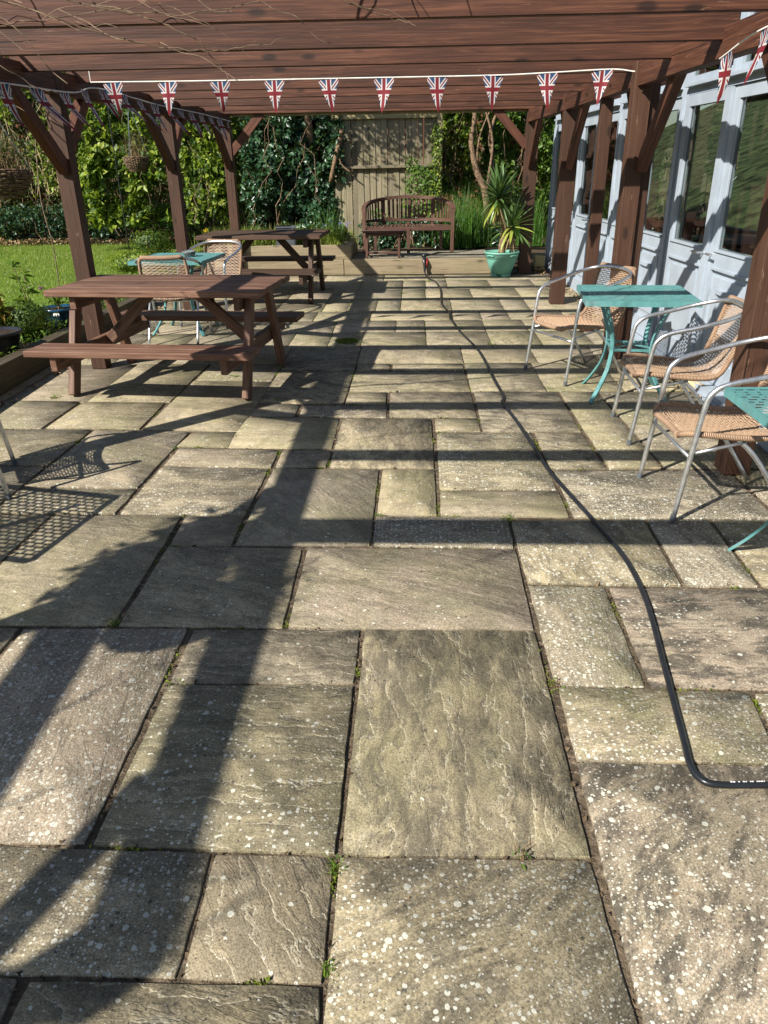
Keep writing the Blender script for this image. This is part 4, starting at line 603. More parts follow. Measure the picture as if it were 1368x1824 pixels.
# ---------------------------------------------------------------- garden room (right)
def garden_room():
    R = empty('garden_room', (2.09, 5.5, 0.0), math.atan(0.038), label='pale blue grey glazed garden room with panelled doors and windows along the right side', cat='building')
    G = M['grey_paint']
    cs = [-3.9, -2.28, -0.66, 1.11, 2.82, 4.42, 5.93]
    def bx(name, a, b, parent=R, mat=G): return MB().box(a, b).build(name, mat, parent)
    MB().box((-0.13, -3.95, 0.045), (0.10, 6.0, 0.10)).box((-0.10, -3.95, 0.10), (0.10, 6.0, 0.135)).build('threshold', G, R)
    for c in cs:
        mb = MB().box((-0.012, c - 0.065, 0.135), (0.09, c + 0.065, 2.62)); mb.box((-0.03, c - 0.02, 0.135), (-0.012, c + 0.02, 2.0)); mb.build('mullion', G, R)
    for a, b in zip(cs[:-1], cs[1:]):
        u0, u1 = a + 0.065, b - 0.065; mid = (u0 + u1) / 2
        MB().box((-0.01, u0, 2.035), (0.085, u1, 2.10)).box((-0.055, u0, 2.085), (-0.01, u1, 2.105)).build('transom', G, R)
        bx('head_rail', (-0.008, u0, 2.50), (0.085, u1, 2.62))
        for k, (p, q) in enumerate(((u0 + 0.003, mid - 0.003), (mid + 0.003, u1 - 0.003))):
            # fanlight
            f = MB(); x0, x1 = 0.0 - 0.02 * k, 0.05 - 0.02 * k
            z0, z1 = 2.108, 2.497; s = 0.045
            f.box((x0, p, z0), (x1, p + s, z1)).box((x0, q - s, z0), (x1, q, z1)).box((x0, p + s, z0), (x1, q - s, z0 + s)).box((x0, p + s, z1 - s), (x1, q - s, z1))
            fo = f.build('fanlight', G, R); bx('glass_pane', (x0 + 0.02, p + s, z0 + s), (x0 + 0.026, q - s, z1 - s), fo, M['glass'])
            # door leaf
            f = MB(); x0, x1 = (0.004, 0.054) if k == 0 else (-0.022, 0.034); z0, z1 = 0.142, 2.030; s = 0.085
            f.box((x0, p, z0), (x1, p + s, z1)).box((x0, q - s, z0), (x1, q, z1)).box((x0, p + s, z1 - 0.075), (x1, q - s, z1))
            f.box((x0, p + s, 0.90), (x1, q - s, 1.02)).box((x0, p + s, z0), (x1, q - s, 0.30))
            f.box((x0 - 0.012, p + s - 0.01, 1.005), (x0, q - s + 0.01, 1.022))
            d = f.build('door', G, R)
            bx('glass_pane', (x0 + 0.022, p + s, 1.02), (x0 + 0.03, q - s, z1 - 0.075), d, M['glass'])
            pn = MB().box((x0 + 0.016, p + s, 0.30), (x1 - 0.01, q - s, 0.90)); pn.box((x0 + 0.004, p + s + 0.05, 0.36), (x0 + 0.016, q - s - 0.05, 0.84)); pn.build('door_panel', G, d)
            MB().box((x0 - 0.010, p + s - 0.005, 0.885), (x0 + 0.0, q - s + 0.005, 0.902)).build('door_bead', G, d)
            bd = MB().box((x0 + 0.010, p + s, 1.02), (x0 + 0.021, p + s + 0.012, 1.955)).box((x0 + 0.010, q - s - 0.012, 1.02), (x0 + 0.021, q - s, 1.955)); bd.build('glazing_bead', G, d)
            if k == 0:
                fl = MB(); zc = 0.62; m0, m1 = p + s + 0.16, q - s - 0.16
                fl.box((x0 - 0.022, m0, zc + 0.12), (x0 + 0.004, m1, zc + 0.15)).box((x0 - 0.014, m0, zc - 0.12), (x0 + 0.004, m0 + 0.02, zc + 0.12)).box((x0 - 0.014, m1 - 0.02, zc - 0.12), (x0 + 0.004, m1, zc + 0.12)).box((x0 - 0.014, m0, zc - 0.14), (x0 + 0.004, m1, zc - 0.12))
                fl.build('door_flap', G, d)
            h = MB().tube([(x0 - 0.002, (q - 0.04 if k == 0 else p + 0.04), 0.985), (x0 - 0.045, (q - 0.04 if k == 0 else p + 0.04), 0.985), (x0 - 0.05, (q - 0.14 if k == 0 else p + 0.14), 0.985)], 0.008, 8); h.build('handle', M['alu'], d)
            for z in (0.35, 1.1, 1.85):
                e = p + 0.0 if k == 0 else q; MB().tube([(x0 - 0.006, e, z - 0.04), (x0 - 0.006, e, z + 0.04)], 0.007, 6).build('hinge', G, d)
    bx('fascia', (-0.02, -3.97, 2.622), (0.12, 6.02, 2.86), R, M['gutter']); bx('roof', (-0.25, -4.0, 2.862), (2.5, 6.1, 2.95), R, M['gutter'])
    MB().tube([(-0.09, -4.0, 2.80), (-0.09, 6.1, 2.80)], 0.055, 10).build('gutter', M['gutter'], R)
    bx('end_wall', (0.10, 5.88, 0.05), (2.4, 6.0, 0.85), R, M['brick']); bx('end_lintel', (0.10, 5.88, 2.3), (2.4, 6.0, 2.86), R, M['brick'])
    for c in (0.13, 0.9, 1.65, 2.37): bx('end_mullion', (c - 0.03, 5.90, 0.851), (c + 0.03, 5.98, 2.299))
    bx('near_end_wall', (0.10, -3.99, 0.05), (2.4, -3.87, 2.86), R, M['inside_wall'])
    bx('back_wall', (2.3, -3.85, 0.05), (2.4, 5.87, 0.75), R, M['inside_wall'])
    bx('back_lintel', (2.3, -3.85, 2.25), (2.4, 5.87, 2.86), R, M['inside_wall'])
    for c in [-3.8, -2.28, -0.66, 1.11, 2.82, 4.42, 5.82]: bx('back_mullion', (2.31, c - 0.05, 0.751), (2.39, c + 0.05, 2.249), R, M['inside_wall'])
    bx('inside_floor', (0.10, -3.86, 0.06), (2.3, 5.87, 0.15), R, M['inside_floor'])
    bx('window_sill', (0.095, -3.8, 0.93), (0.30, 5.85, 0.965), R, M['sill'])
    return R
room = garden_room()
def in_room(x, u, z):
    return room.matrix_basis @ Vector((x, u, z))
bpy.context.view_layer.update()
def room_pt(x, u, z):
    a = math.atan(0.038); return Vector((2.09 + x * math.cos(a) - u * math.sin(a), 5.5 + x * math.sin(a) + u * math.cos(a), z))
V = []; F_ = []
for j in range(31):
    for i in range(21):
        x = 5.2 + i * 0.8; y = -14 + j * 2.0; V.append((x, y, 0.1 + max(0, i - 1) * 0.33 + 0.25 * mnoise.noise(Vector((x * 0.3, y * 0.3, 5)))))
for j in range(30):
    for i in range(20): a = j * 21 + i; F_.append((a, a + 1, a + 22, a + 21))
tag(link('grass_bank', arr_mesh('grass_bank', V, F_, M['bank'], True)), kind='structure')
# the things standing inside, seen through the panes
def cushion(loc, rz, sx, sy, sz, label, cat='cushion', mat='cushion'):
    bm = bmesh.new(); bmesh.ops.create_cube(bm, size=1.0); bmesh.ops.subdivide_edges(bm, edges=bm.edges[:], cuts=6, use_grid_fill=True)
    for v in bm.verts:
        p = v.co * 2; q = Vector([math.copysign(abs(c) ** 0.8, c) for c in p]); n = (abs(q.x) ** 4 + abs(q.y) ** 4 + abs(q.z) ** 4) ** 0.25
        k = max(abs(q.x), abs(q.y), abs(q.z)); q = q / max(n, 1e-6) * k; v.co = Vector((q.x * sx / 2, q.y * sy / 2, q.z * sz / 2))
    me = bpy.data.meshes.new('padded_back'); bm.to_mesh(me); bm.free(); me.materials.append(M[mat])
    for p in me.polygons: p.use_smooth = True
    o = link('padded_back', me, None, loc); o.rotation_euler = (0, 0, rz); tag(o, label=label, cat=cat); return o
c = cushion(room_pt(0.34, -0.36, 0.98 + 0.06), math.atan(0.038), 0.24, 0.52, 0.28, 'pink and grey patterned padded cushion behind the glass, resting on the white sill'); c.name = 'patterned_cushion'
def room_table(u, label):
    p = room_pt(1.15, u, 0.15); t = empty('dining_table', p, math.atan(0.038), label=label, cat='table', group='tables inside the garden room')
    MB().box((-0.4, -0.5, 0.70), (0.4, 0.5, 0.735)).build('table_top', M['picnic2'], t)
    for sx in (-0.35, 0.35):
        for sy in (-0.45, 0.45): MB().box((sx - 0.025, sy - 0.025, 0), (sx + 0.025, sy + 0.025, 0.70)).build('leg', M['picnic2'], t)
room_table(0.6, 'dark wooden table seen through the second nearest pair of glazed doors')
room_table(2.3, 'dark wooden table seen through the middle pair of glazed doors')

# ---------------------------------------------------------------- pergola
def pergola():
    R = empty('pergola', (0, 3.5, 0), label='long brown stained timber pergola roofed with deep cross joists over the paving', cat='pergola')
    o = Vector(R.location)
    def pk(name, a, b, W, H, mat='pergola', up=(0, 0, 1)): return plank(name, Vector(a) - o, Vector(b) - o, W, H, M[mat], R, up)
    XL = lambda y: -2.625 - 0.0172 * (5.98 - y) * 1.0 + 0.0 if True else 0     # inner face of the left beam
    XL = lambda y: -2.575 + 0.0180 * (y - 5.98)
    XR = lambda y: 1.635 - 0.0335 * (y - 3.8)
    ZB = lambda y: 2.095 - 0.004 * (y - 4)
    # longitudinal beams
    seg = [-1.0, 1.1, 3.45, 5.98, 8.5, 10.99]
    for a, b in zip(seg[:-1], seg[1:]):
        pk('beam', (XL(a) - 0.045, a + 0.004, ZB(a) + 0.075), (XL(b) - 0.045, b - 0.004, ZB(b) + 0.075), 0.085, 0.15)
    seg = [1.05, 3.84, 6.27, 8.72, 10.99]
    for a, b in zip(seg[:-1], seg[1:]):
        pk('beam', (XR(a) + 0.05, a + 0.004, ZB(a) + 0.065), (XR(b) + 0.05, b - 0.004, ZB(b) + 0.065), 0.085, 0.15)
    pk('shadow_rail', (-3.26, -2.4, 2.12), (-3.30, 0.85, 2.12), 0.22, 0.05)  # unseen rail, added and sized to cast the shadow band at lower left
    for yy in (-2.3, -0.95, 0.7): pk('shadow_rail_arm', (-3.40, yy, 2.17), (-2.72, yy, 2.17), 0.045, 0.045)  # arms that tie the added shadow-casting rail to the beam
    # joists: bottom edge height follows the measured line
    jy = [1.05, 2.06, 3.00, 3.90, 4.72, 5.52, 6.35, 7.13, 7.95, 8.80, 9.75]
    zb = [2.185, 2.185, 2.185, 2.180, 2.172, 2.176, 2.182, 2.181, 2.179, 2.172, 2.180]
    for i, (y, z) in enumerate(zip(jy, zb)):
        H = 0.155; r = random.Random(i)
        xl = XL(y) - 0.075 if i not in (0,) else XL(y) - 0.12; xr = XR(y) + 0.10 - (0.02 if i % 3 else -0.05)
        pk('joist', (xl, y + 0.022, z + H / 2 + 0.004), (xr, y + 0.022, z + H / 2 - 0.004), 0.044, H)
    pk('joist', (XL(1.2) - 0.1, 1.17, 2.255), (XR(1.2) + 0.1, 1.17, 2.255), 0.044, 0.145)
    pk('end_beam', (XL(10.95) - 0.12, 10.93, 2.295), (XR(10.95) + 0.14, 10.93, 2.285), 0.06, 0.15)
    pk('end_rail', (XL(10.95) - 0.10, 10.99, 2.208), (XR(10.95) + 0.12, 10.99, 2.200), 0.03, 0.035, 'treated')
    # posts
    for y in (-0.92, 1.12, 3.50, 5.98, 8.50, 10.92):
        z0 = gz(y); w_ = 0.120
        pk('post', (XL(y) - w_ / 2, y + 0.07, z0 + 0.001), (XL(y) - w_ / 2, y + 0.07, 2.235), w_, w_, 'post', up=(0, -1, 0))
    for y, w_, x in ((1.10, 0.14, None), (3.77, 0.14, 1.632), (8.65, 0.155, 1.482), (10.93, 0.165, 1.395)):
        x = XR(y) if x is None else x; z0 = gz(y)
        pk('post', (x + w_ / 2, y + 0.07, z0 + 0.001), (x + w_ / 2, y + 0.07, 2.215), w_, 0.14, 'post', up=(0, -1, 0))
    pk('post', (1.542 + 0.066, 6.27, gz(6.2)), (1.542 + 0.066, 6.27, 2.235), 0.125, 0.13, 'post', up=(0, -1, 0))
    pk('post', (1.673 + 0.034, 6.285, gz(6.2)), (1.673 + 0.034, 6.285, 2.12), 0.066, 0.10, 'post', up=(0, -1, 0))
    pk('post', (1.55 + 0.05, 7.31, gz(7.3)), (1.55 + 0.05, 7.31, 2.075), 0.10, 0.09, 'post', up=(0, -1, 0))
    # braces along the beams
    for y in (-0.92, 1.12, 3.50, 5.98, 8.50, 10.92):
        x = XL(y) - 0.055
        if y > 0: pk('brace', (x, y + 0.02, 1.60), (x, y - 0.66, 2.14), 0.07, 0.10, up=(0, 1, 1))
        if y < 9: pk('brace', (x, y + 0.12, 1.72), (x, y + 0.62, 2.13), 0.07, 0.10, up=(0, -1, 1))
    for y, x in ((3.77, 1.70), (6.2, 1.66), (8.65, 1.565), (10.93, 1.475)):
        pk('brace', (x, y + 0.02, 1.55), (x, y - 0.66, 2.14), 0.07, 0.105, up=(0, 1, 1))
        if y < 9: pk('brace', (x, y + 0.12, 1.72), (x, y + 0.56, 2.13), 0.07, 0.10, up=(0, -1, 1))
    def bolt(p, d): 
        v = Vector(p) - o; MB().tube([v, v + Vector(d) * 0.008], 0.011, 8).build('bolt', M['bolt'], R)
    for y in (3.50, 5.98, 8.50, 10.92):
        x = XL(y)
        for z in (2.13, 2.19): bolt((x - 0.001, y + 0.07, z), (1, 0, 0))
        bolt((x - 0.06, y - 0.001, 2.15), (0, -1, 0)); bolt((x - 0.055, y - 0.20, 1.765), (0.9, 0, 0))
    for y, x in ((3.77, 1.70), (6.2, 1.60), (8.65, 1.55), (10.93, 1.475)):
        for z in (2.05, 2.14): bolt((x, y - 0.001, z), (0, -1, 0))
        bolt((x, y - 0.001, 1.62), (0, -1, 0))
    pk('brace', (XL(10.9) - 0.02, 10.97, 1.76), (XL(10.9) + 0.42, 10.97, 2.22), 0.05, 0.105, up=(-1, 0, 1))
    pk('brace', (1.41, 10.97, 1.78), (0.99, 10.97, 2.22), 0.05, 0.105, up=(1, 0, 1))
    return R, XL, XR
perg, XL, XR = pergola()

# ---------------------------------------------------------------- bunting
def flag_mesh(w_, h_, seed, twist=0.0, fold=0.0, blow=0.0):
    rng = random.Random(seed); nx, ny = 8, 12; V = []; F = []; UV = []; ph = rng.uniform(0, 6)
    for j in range(ny + 1):
        t = j / ny
        for i in range(nx + 1):
            s_ = (i / nx - 0.5) * (1 - t); x = s_ * w_; z = -t * h_
            y = 0.010 * math.sin(ph + x * 40 + t * 3) * t + fold * t * t * h_
            if t > 0.62 and fold: z += fold * 0.5 * (t - 0.62) * h_
            a = twist * t; xx = x * math.cos(a) - y * math.sin(a); yy = x * math.sin(a) + y * math.cos(a)
            V.append((xx + blow * t * t * h_, yy, z * (1 - 0.25 * abs(blow)))); UV.append((s_ + 0.5, 1 - t))
    for j in range(ny):
        for i in range(nx): a = j * (nx + 1) + i; F.append((a, a + nx + 1, a + nx + 2, a + 1))
    me = arr_mesh('flag', V, F, M['flag'], True); lay = me.uv_layers.new(name='UV')
    for l in me.loops: lay.data[l.index].uv = UV[l.vertex_index]
    return me
def bunting(pts, spacing, first, w_, h_, label, params, extra=None, n=None):
    P = [Vector(p) for p in pts]; R = empty('bunting', P[0], label=label, cat='bunting'); o = P[0]
    mb = MB(); sp = smooth_path(P, 10); mb.tube([p - o for p in sp], 0.0045, 6)
    if extra: mb.tube([Vector(p) - o for p in extra], 0.0035, 5)
    mb.build('cord', M['cord'], R)
    L = [0]
    for a, b in zip(sp[:-1], sp[1:]): L.append(L[-1] + (b - a).length)
    s_ = first; k = 0
    while s_ < L[-1] - 0.02 and (n is None or k < n):
        j = max(i for i in range(len(L)) if L[i] <= s_); j = min(j, len(sp) - 2); t = (s_ - L[j]) / max(1e-6, L[j + 1] - L[j]); p = sp[j].lerp(sp[j + 1], t); d = (sp[j + 1] - sp[j])
        tw, fo, bl = params(k); me = flag_mesh(w_, h_ * random.Random(k * 7).uniform(0.95, 1.04), k + int(w_ * 1000) + len(pts), tw, fo, bl)
        f = link('flag', me, R, p - o); f.rotation_euler = (0, 0, math.atan2(d.y, d.x) + random.Random(k * 3 + 1).uniform(-0.12, 0.12))
        s_ += spacing * random.Random(k * 11 + 2).uniform(0.97, 1.03); k += 1
    return R
YB = 6.28
A0 = (-2.44, YB, 2.182)
ends = [(-2.44, YB, 2.183), (-1.6, YB, 2.176), (-0.3, YB, 2.172), (0.55, YB, 2.171), (0.95, YB, 2.180), (1.38, YB, 2.192), (1.545, YB - 0.03, 2.172)]
def par1(k):
    if k in (0, 2): return (0.3, 0.45, 0.05)
    q = random.Random(k + 40); return (q.uniform(-0.5, 0.5), q.uniform(-0.10, 0.14), q.uniform(-0.10, 0.14) + (-0.22 if k == 10 else 0))
bunting(ends, 0.3995, 0.165, 0.160, 0.238, 'straight string of small British flags hung across the pergola from side to side', par1, extra=[(-2.44, YB, 2.183), (-2.44, YB, 2.255)], n=11)
lp = [(-2.60, 1.2, 2.12), (-2.55, 3.4, 2.02), (-2.50, 5.05, 2.075), (-2.47, 5.98, 2.095), (-2.49, 6.55, 2.165), (-2.47, 7.9, 2.14), (-2.46, 9.4, 2.145), (-2.44, 10.85, 2.13)]
bunting(lp, 0.40, 0.25, 0.165, 0.255, 'wind blown string of small British flags running along the left beam of the pergola', lambda k: (random.Random(k * 3).uniform(-0.9, 0.3), -random.Random(k + 5).uniform(0.25, 1.0), random.Random(k + 9).uniform(0.0, 0.6)))
rp = [(1.54, 6.24, 2.15), (1.52, 5.2, 2.07), (1.50, 4.4, 2.05), (1.50, 3.9, 2.11), (1.50, 3.0, 2.10), (1.50, 1.2, 2.10)]
bunting(rp[2:], 0.42, 0.10, 0.150, 0.235, 'short string of British flags blowing beside the right beam in front of the glazed doors', lambda k: (random.Random(k + 2).uniform(-0.3, 1.2), random.Random(k).uniform(-0.2, 0.2), -random.Random(k + 9).uniform(0.1, 0.6)))
# ================================================================ FURNITURE
def picnic(name, cx, cy, gzv, rz, L, mat, label, group):
    T = empty(name, (cx, cy, gzv), rz, label=label, cat='picnic table', group=group)
    hl = L / 2; n = 5; D = 0.86; bw = D / n
    for i in range(n):
        y = -D / 2 + bw * (i + 0.5); r = random.Random(i + int(cx * 10))
        plank('top_board', (-hl + r.uniform(-0.004, 0.004), y, 0.713), (hl + r.uniform(-0.004, 0.004), y, 0.713 + r.uniform(-0.002, 0.002)), bw - 0.009, 0.044, mat, T)
    for s in (-1, 1):
        for i in range(2):
            y = s * (0.80 - 0.067 - 0.14 * i); plank('seat_board', (-hl - 0.01, y, 0.37), (hl + 0.01, y, 0.37), 0.131, 0.042, mat, T)
    for s in (-1, 1):
        x = s * (hl - 0.13)
        for yy in (-0.344, -0.172, 0.0, 0.172, 0.344):
            MB().tube([(x - s * 0.05, yy, 0.734), (x - s * 0.05, yy, 0.7362)], 0.0075, 7).build('screw', M['bolt'], T)
        for q in (-1, 1):
            plank('leg', (x, q * 0.50, 0.001), (x, q * 0.22, 0.689), 0.048, 0.095, mat, T, up=(0, -q, 0.4))
        plank('seat_bearer', (x - s * 0.05, -0.77, 0.296), (x - s * 0.05, 0.77, 0.296), 0.048, 0.10, mat, T)
        plank('top_bearer', (x - s * 0.05, -0.38, 0.643), (x - s * 0.05, 0.38, 0.643), 0.048, 0.09, mat, T)
        plank('brace', (x - s * 0.08, 0, 0.30), (s * 0.16, 0, 0.68), 0.045, 0.075, mat, T, up=(-s, 0, 1))
        for q in (-1, 1):
            MB().tube([(x + s * 0.020, q * 0.43, 0.30), (x + s * 0.032, q * 0.43, 0.30)], 0.011, 8).build('bolt', M['alu'], T)
    return T
picnic('picnic_table', -1.825, 5.67, gz(5.67), rad(-5.1), 1.57, M['picnic'], 'nearer of the two red brown wooden picnic tables, on the left under the pergola', 'A frame picnic tables')
picnic('picnic_table', -1.815, 9.32, gz(9.32), rad(-1.5), 1.43, M['picnic2'], 'further dark brown picnic table, in front of the raised planter', 'A frame picnic tables')

def green_table():
    T = empty('bistro_table'); m = M['teal']; S = 0.35
    mb = MB(); z0, z1 = 0.6965, 0.7000
    for s in (-1, 1): mb.box((s * S - 0.006, -S, 0.668), (s * S + 0.006, S, 0.702)); mb.box((-S, s * S - 0.006, 0.668), (S, s * S + 0.006, 0.702))
    mb.build('rim', m, T)
    mb = MB(); n = 20; p = (2 * S - 0.012) / n
    for i in range(n + 1):
        y = -S + 0.006 + p * i; mb.box((-S + 0.006, y - 0.0055, z0), (S - 0.006, y + 0.0055, z1))
    nx = 14; q = (2 * S - 0.012) / nx
    for i in range(n):
        y = -S + 0.006 + p * (i + 0.5)
        for k in range(nx):
            x = -S + 0.006 + q * (k + (0.25 if i % 2 else 0.75)); mb.box((x - 0.006, y - p / 2 + 0.0055, z0 + 0.0003), (x + 0.006, y + p / 2 - 0.0055, z1 - 0.0003))
    tag(mb.build('perforated_top', m, T), kind='stuff')
    for a in range(4):
        an = math.pi / 4 + a * math.pi / 2; pts = []
        prof = [(0.31, 0.690), (0.265, 0.60), (0.215, 0.50), (0.185, 0.40), (0.185, 0.31), (0.215, 0.20), (0.285, 0.09), (0.355, 0.004)]
        sp = smooth_path([(r * math.cos(an), r * math.sin(an), z) for r, z in prof], 4); sd = Vector((-math.sin(an), math.cos(an), 0)) * 0.015; mb = MB()
        for k, pt in enumerate(sp):
            t = (sp[min(k + 1, len(sp) - 1)] - sp[max(0, k - 1)]).normalized(); nn = t.cross(sd).normalized() * 0.006
            mb.v += [pt - sd - nn, pt + sd - nn, pt + sd + nn, pt - sd + nn]
            if k:
                b = 4 * k; mb.f += [(b - 4 + i, b - 4 + (i + 1) % 4, b + (i + 1) % 4, b + i) for i in range(4)]
        b = len(mb.v) - 4; mb.f += [(3, 2, 1, 0), (b, b + 1, b + 2, b + 3)]; mb.build('leg', m, T)
    for a in range(2):
        mb = MB(); an = math.pi / 4 + a * math.pi / 2; r_ = Matrix.Rotation(an, 3, 'Z'); mb.box((-0.182, -0.012, 0.352 + a * 0.006), (0.182, 0.012, 0.358 + a * 0.006), r_); mb.build('cross_bar', m, T)
    mb = MB(); e = 0.131
    for s in (-1, 1): mb.box((-e, s * e - 0.004, 0.335), (e, s * e + 0.004, 0.352)); mb.box((s * e - 0.004, -e, 0.335), (s * e + 0.004, e, 0.352))
    mb.build('cross_frame', m, T); return T
def chair():
    T = empty('rattan_chair'); al = M['alu']
    mb = MB()
    half = [(0.262, 0.270, 0.002), (0.258, 0.235, 0.30), (0.256, 0.205, 0.55), (0.258, 0.180, 0.615), (0.262, 0.120, 0.652), (0.272, -0.02, 0.685), (0.262, -0.16, 0.722), (0.215, -0.262, 0.752), (0.12, -0.305, 0.768)]
    full = half + [(0, -0.314, 0.772)] + [(-x, y, z) for x, y, z in reversed(half)]
    mb.tube(smooth_path(full, 5), 0.0125, 10); mb.build('arm_frame', al, T, True)
    for s in (-1, 1):
        MB().tube(smooth_path([(s * 0.222, 0.02, 0.392), (s * 0.222, -0.10, 0.27), (s * 0.222, -0.285, 0.002)], 4), 0.0115, 8).build('leg', al, T, True)
        MB().tube([(s * 0.262, 0.27, 0.0), (s * 0.262, 0.268, 0.03)], 0.0145, 8).build('foot_cap', M['grey_crate'], T)
    MB().tube([(-0.257, 0.236, 0.315), (0.257, 0.236, 0.315)], 0.009, 8).build('front_bar', al, T, True)
    for s in (-1, 1): MB().tube([(s * 0.255, 0.215, 0.335), (s * 0.225, -0.02, 0.375)], 0.008, 8).build('side_bar', al, T, True)
    # seat shell: profile in y,z ; half width by station
    prof = [(0.268, 0.392, 0.165), (0.252, 0.414, 0.212), (0.17, 0.416, 0.240), (0.02, 0.398, 0.235), (-0.12, 0.390, 0.222), (-0.19, 0.405, 0.208), (-0.228, 0.46, 0.200), (-0.262, 0.56, 0.204), (-0.288, 0.66, 0.205), (-0.308, 0.745, 0.196), (-0.314, 0.772, 0.18)]
    sp = smooth_path(prof, 6); n = len(sp)
    sagw = lambda k: 0.018 * math.sin(math.pi * min(1, k / (n - 1)))
    # length along
    Ls = [0.0]
    for a, b in zip(sp[:-1], sp[1:]): Ls.append(Ls[-1] + math.hypot(b[0] - a[0], b[1] - a[1]))
    def P(u, v):   # u along 0..1, v across -1..1
        d = u * Ls[-1]; k = max(i for i in range(n) if Ls[i] <= d + 1e-9); k = min(k, n - 2); t = (d - Ls[k]) / max(1e-9, Ls[k + 1] - Ls[k]); q = sp[k].lerp(sp[k + 1], t)
        sg = 0.020 * (1 - v * v); a = sp[k + 1] - sp[k]; nn = Vector((0, -a[1], a[0])).normalized(); 
        return Vector((q[2] * v, q[0], q[1])) + Vector((0, nn.y, nn.z)) * sg * (1 if True else 0)
    mb = MB()
    NR = 60; NC = 25
    for i in range(NR):
        u = 0.012 + 0.976 * i / (NR - 1); pts = []
        for j in range(17):
            v = -1 + 2 * j / 16; p = P(u, v * 0.985); p = p + Vector((0, 0.0, 0.0022 * (1 if (i + j) % 2 else -1))); pts.append(p)
        mb.tube(pts, 0.0034, 3, False)
    for j in range(NC):
        v = -0.95 + 1.9 * j / (NC - 1); mb.tube([P(0.01 + 0.98 * i / 22, v) for i in range(23)], 0.0020, 3, False)
    tag(mb.build('woven_seat', M['rattan'], T), kind='stuff')
    for s in (-1, 1):
        pts = [P(i / 26, s) for i in range(27)]; MB().tube(pts, 0.0145, 8).build('wrapped_side', M['wrap'], T, True, uv=True)
    MB().tube([P(0.0, -1 + i / 6) - Vector((0, 0, 0.0)) for i in range(13)], 0.0165, 9).build('wrapped_front', M['wrap'], T, True, uv=True)
    top = [P(1.0, -1 + i / 6) for i in range(13)]; MB().tube([p + Vector((0, -0.002, 0.002)) for p in top], 0.020, 9).build('wrapped_top', M['wrap'], T, True, uv=True)
    return T
tb = green_table()
def put(o, x, y, rz, label, cat, group, z=None):
    o.location = (x, y, gz(y) + 0.002 if z is None else z); o.rotation_euler = (0, 0, rz); o['label'] = label; o['category'] = cat; o['group'] = group
GT = 'green metal bistro tables'; GC = 'aluminium and rattan armchairs'
put(tb, 1.46, 5.24, rad(-6), 'green square metal table between two rattan chairs beside the middle of the glazed doors', 'table', GT)
for x, y, r, lb in ((1.615, 2.695, 0, 'green metal table cut off by the right edge of the picture, nearest on the right'),
                    (-2.30, 7.42, -4, 'green metal table with a glass ashtray on it, behind the nearer picnic table'),
                    (-2.62, 2.60, -12, 'green perforated table just outside the left edge, known by its dotted shadow')):
    put(copy_tree(tb), x, y, rad(r), lb, 'table', GT)
ch = chair()
# facing angle: local +y is where the sitter looks
def face(dx, dy): return math.atan2(dy, dx) - math.pi / 2
put(ch, 1.46, 3.485, face(-1, -0.03), 'nearest rattan armchair on the right, its seat in front of the thick brown post', 'chair', GC)
for x, y, d, lb in ((1.53, 4.47, (-1, 0.05), 'second rattan armchair from the right edge, between the green table and the brown post'),
                    (1.215, 5.80, (-0.86, -0.42), 'rattan armchair beyond the green table on the right, the farthest of the three there'),
                    (-2.28, 7.08, (-0.10, 1), 'rattan armchair seen from behind through the nearer picnic table'),
                    (-2.10, 7.82, (-0.25, -1), 'rattan armchair facing the camera behind the green table with the ashtray'),
                    (-2.46, 3.57, (0.91, 0.40), 'rattan armchair cut off by the left edge, only its front and rear legs showing')):
    put(copy_tree(ch), x, y, face(*d), lb, 'chair', GC)
# ashtray
a = empty('ashtray', (-2.20, 7.46, gz(7.42) + 0.704), label='small round glass ashtray on the green table behind the picnic table', cat='ashtray')
MB().lathe([(0.001, 0.0), (0.045, 0.0), (0.066, 0.035), (0.070, 0.048), (0.062, 0.048), (0.050, 0.014), (0.001, 0.010)], 20).build('bowl', M['clear'], a, True)
MB().lathe([(0.001, 0.018), (0.050, 0.016)], 12).build('ash', M['ash'], a)

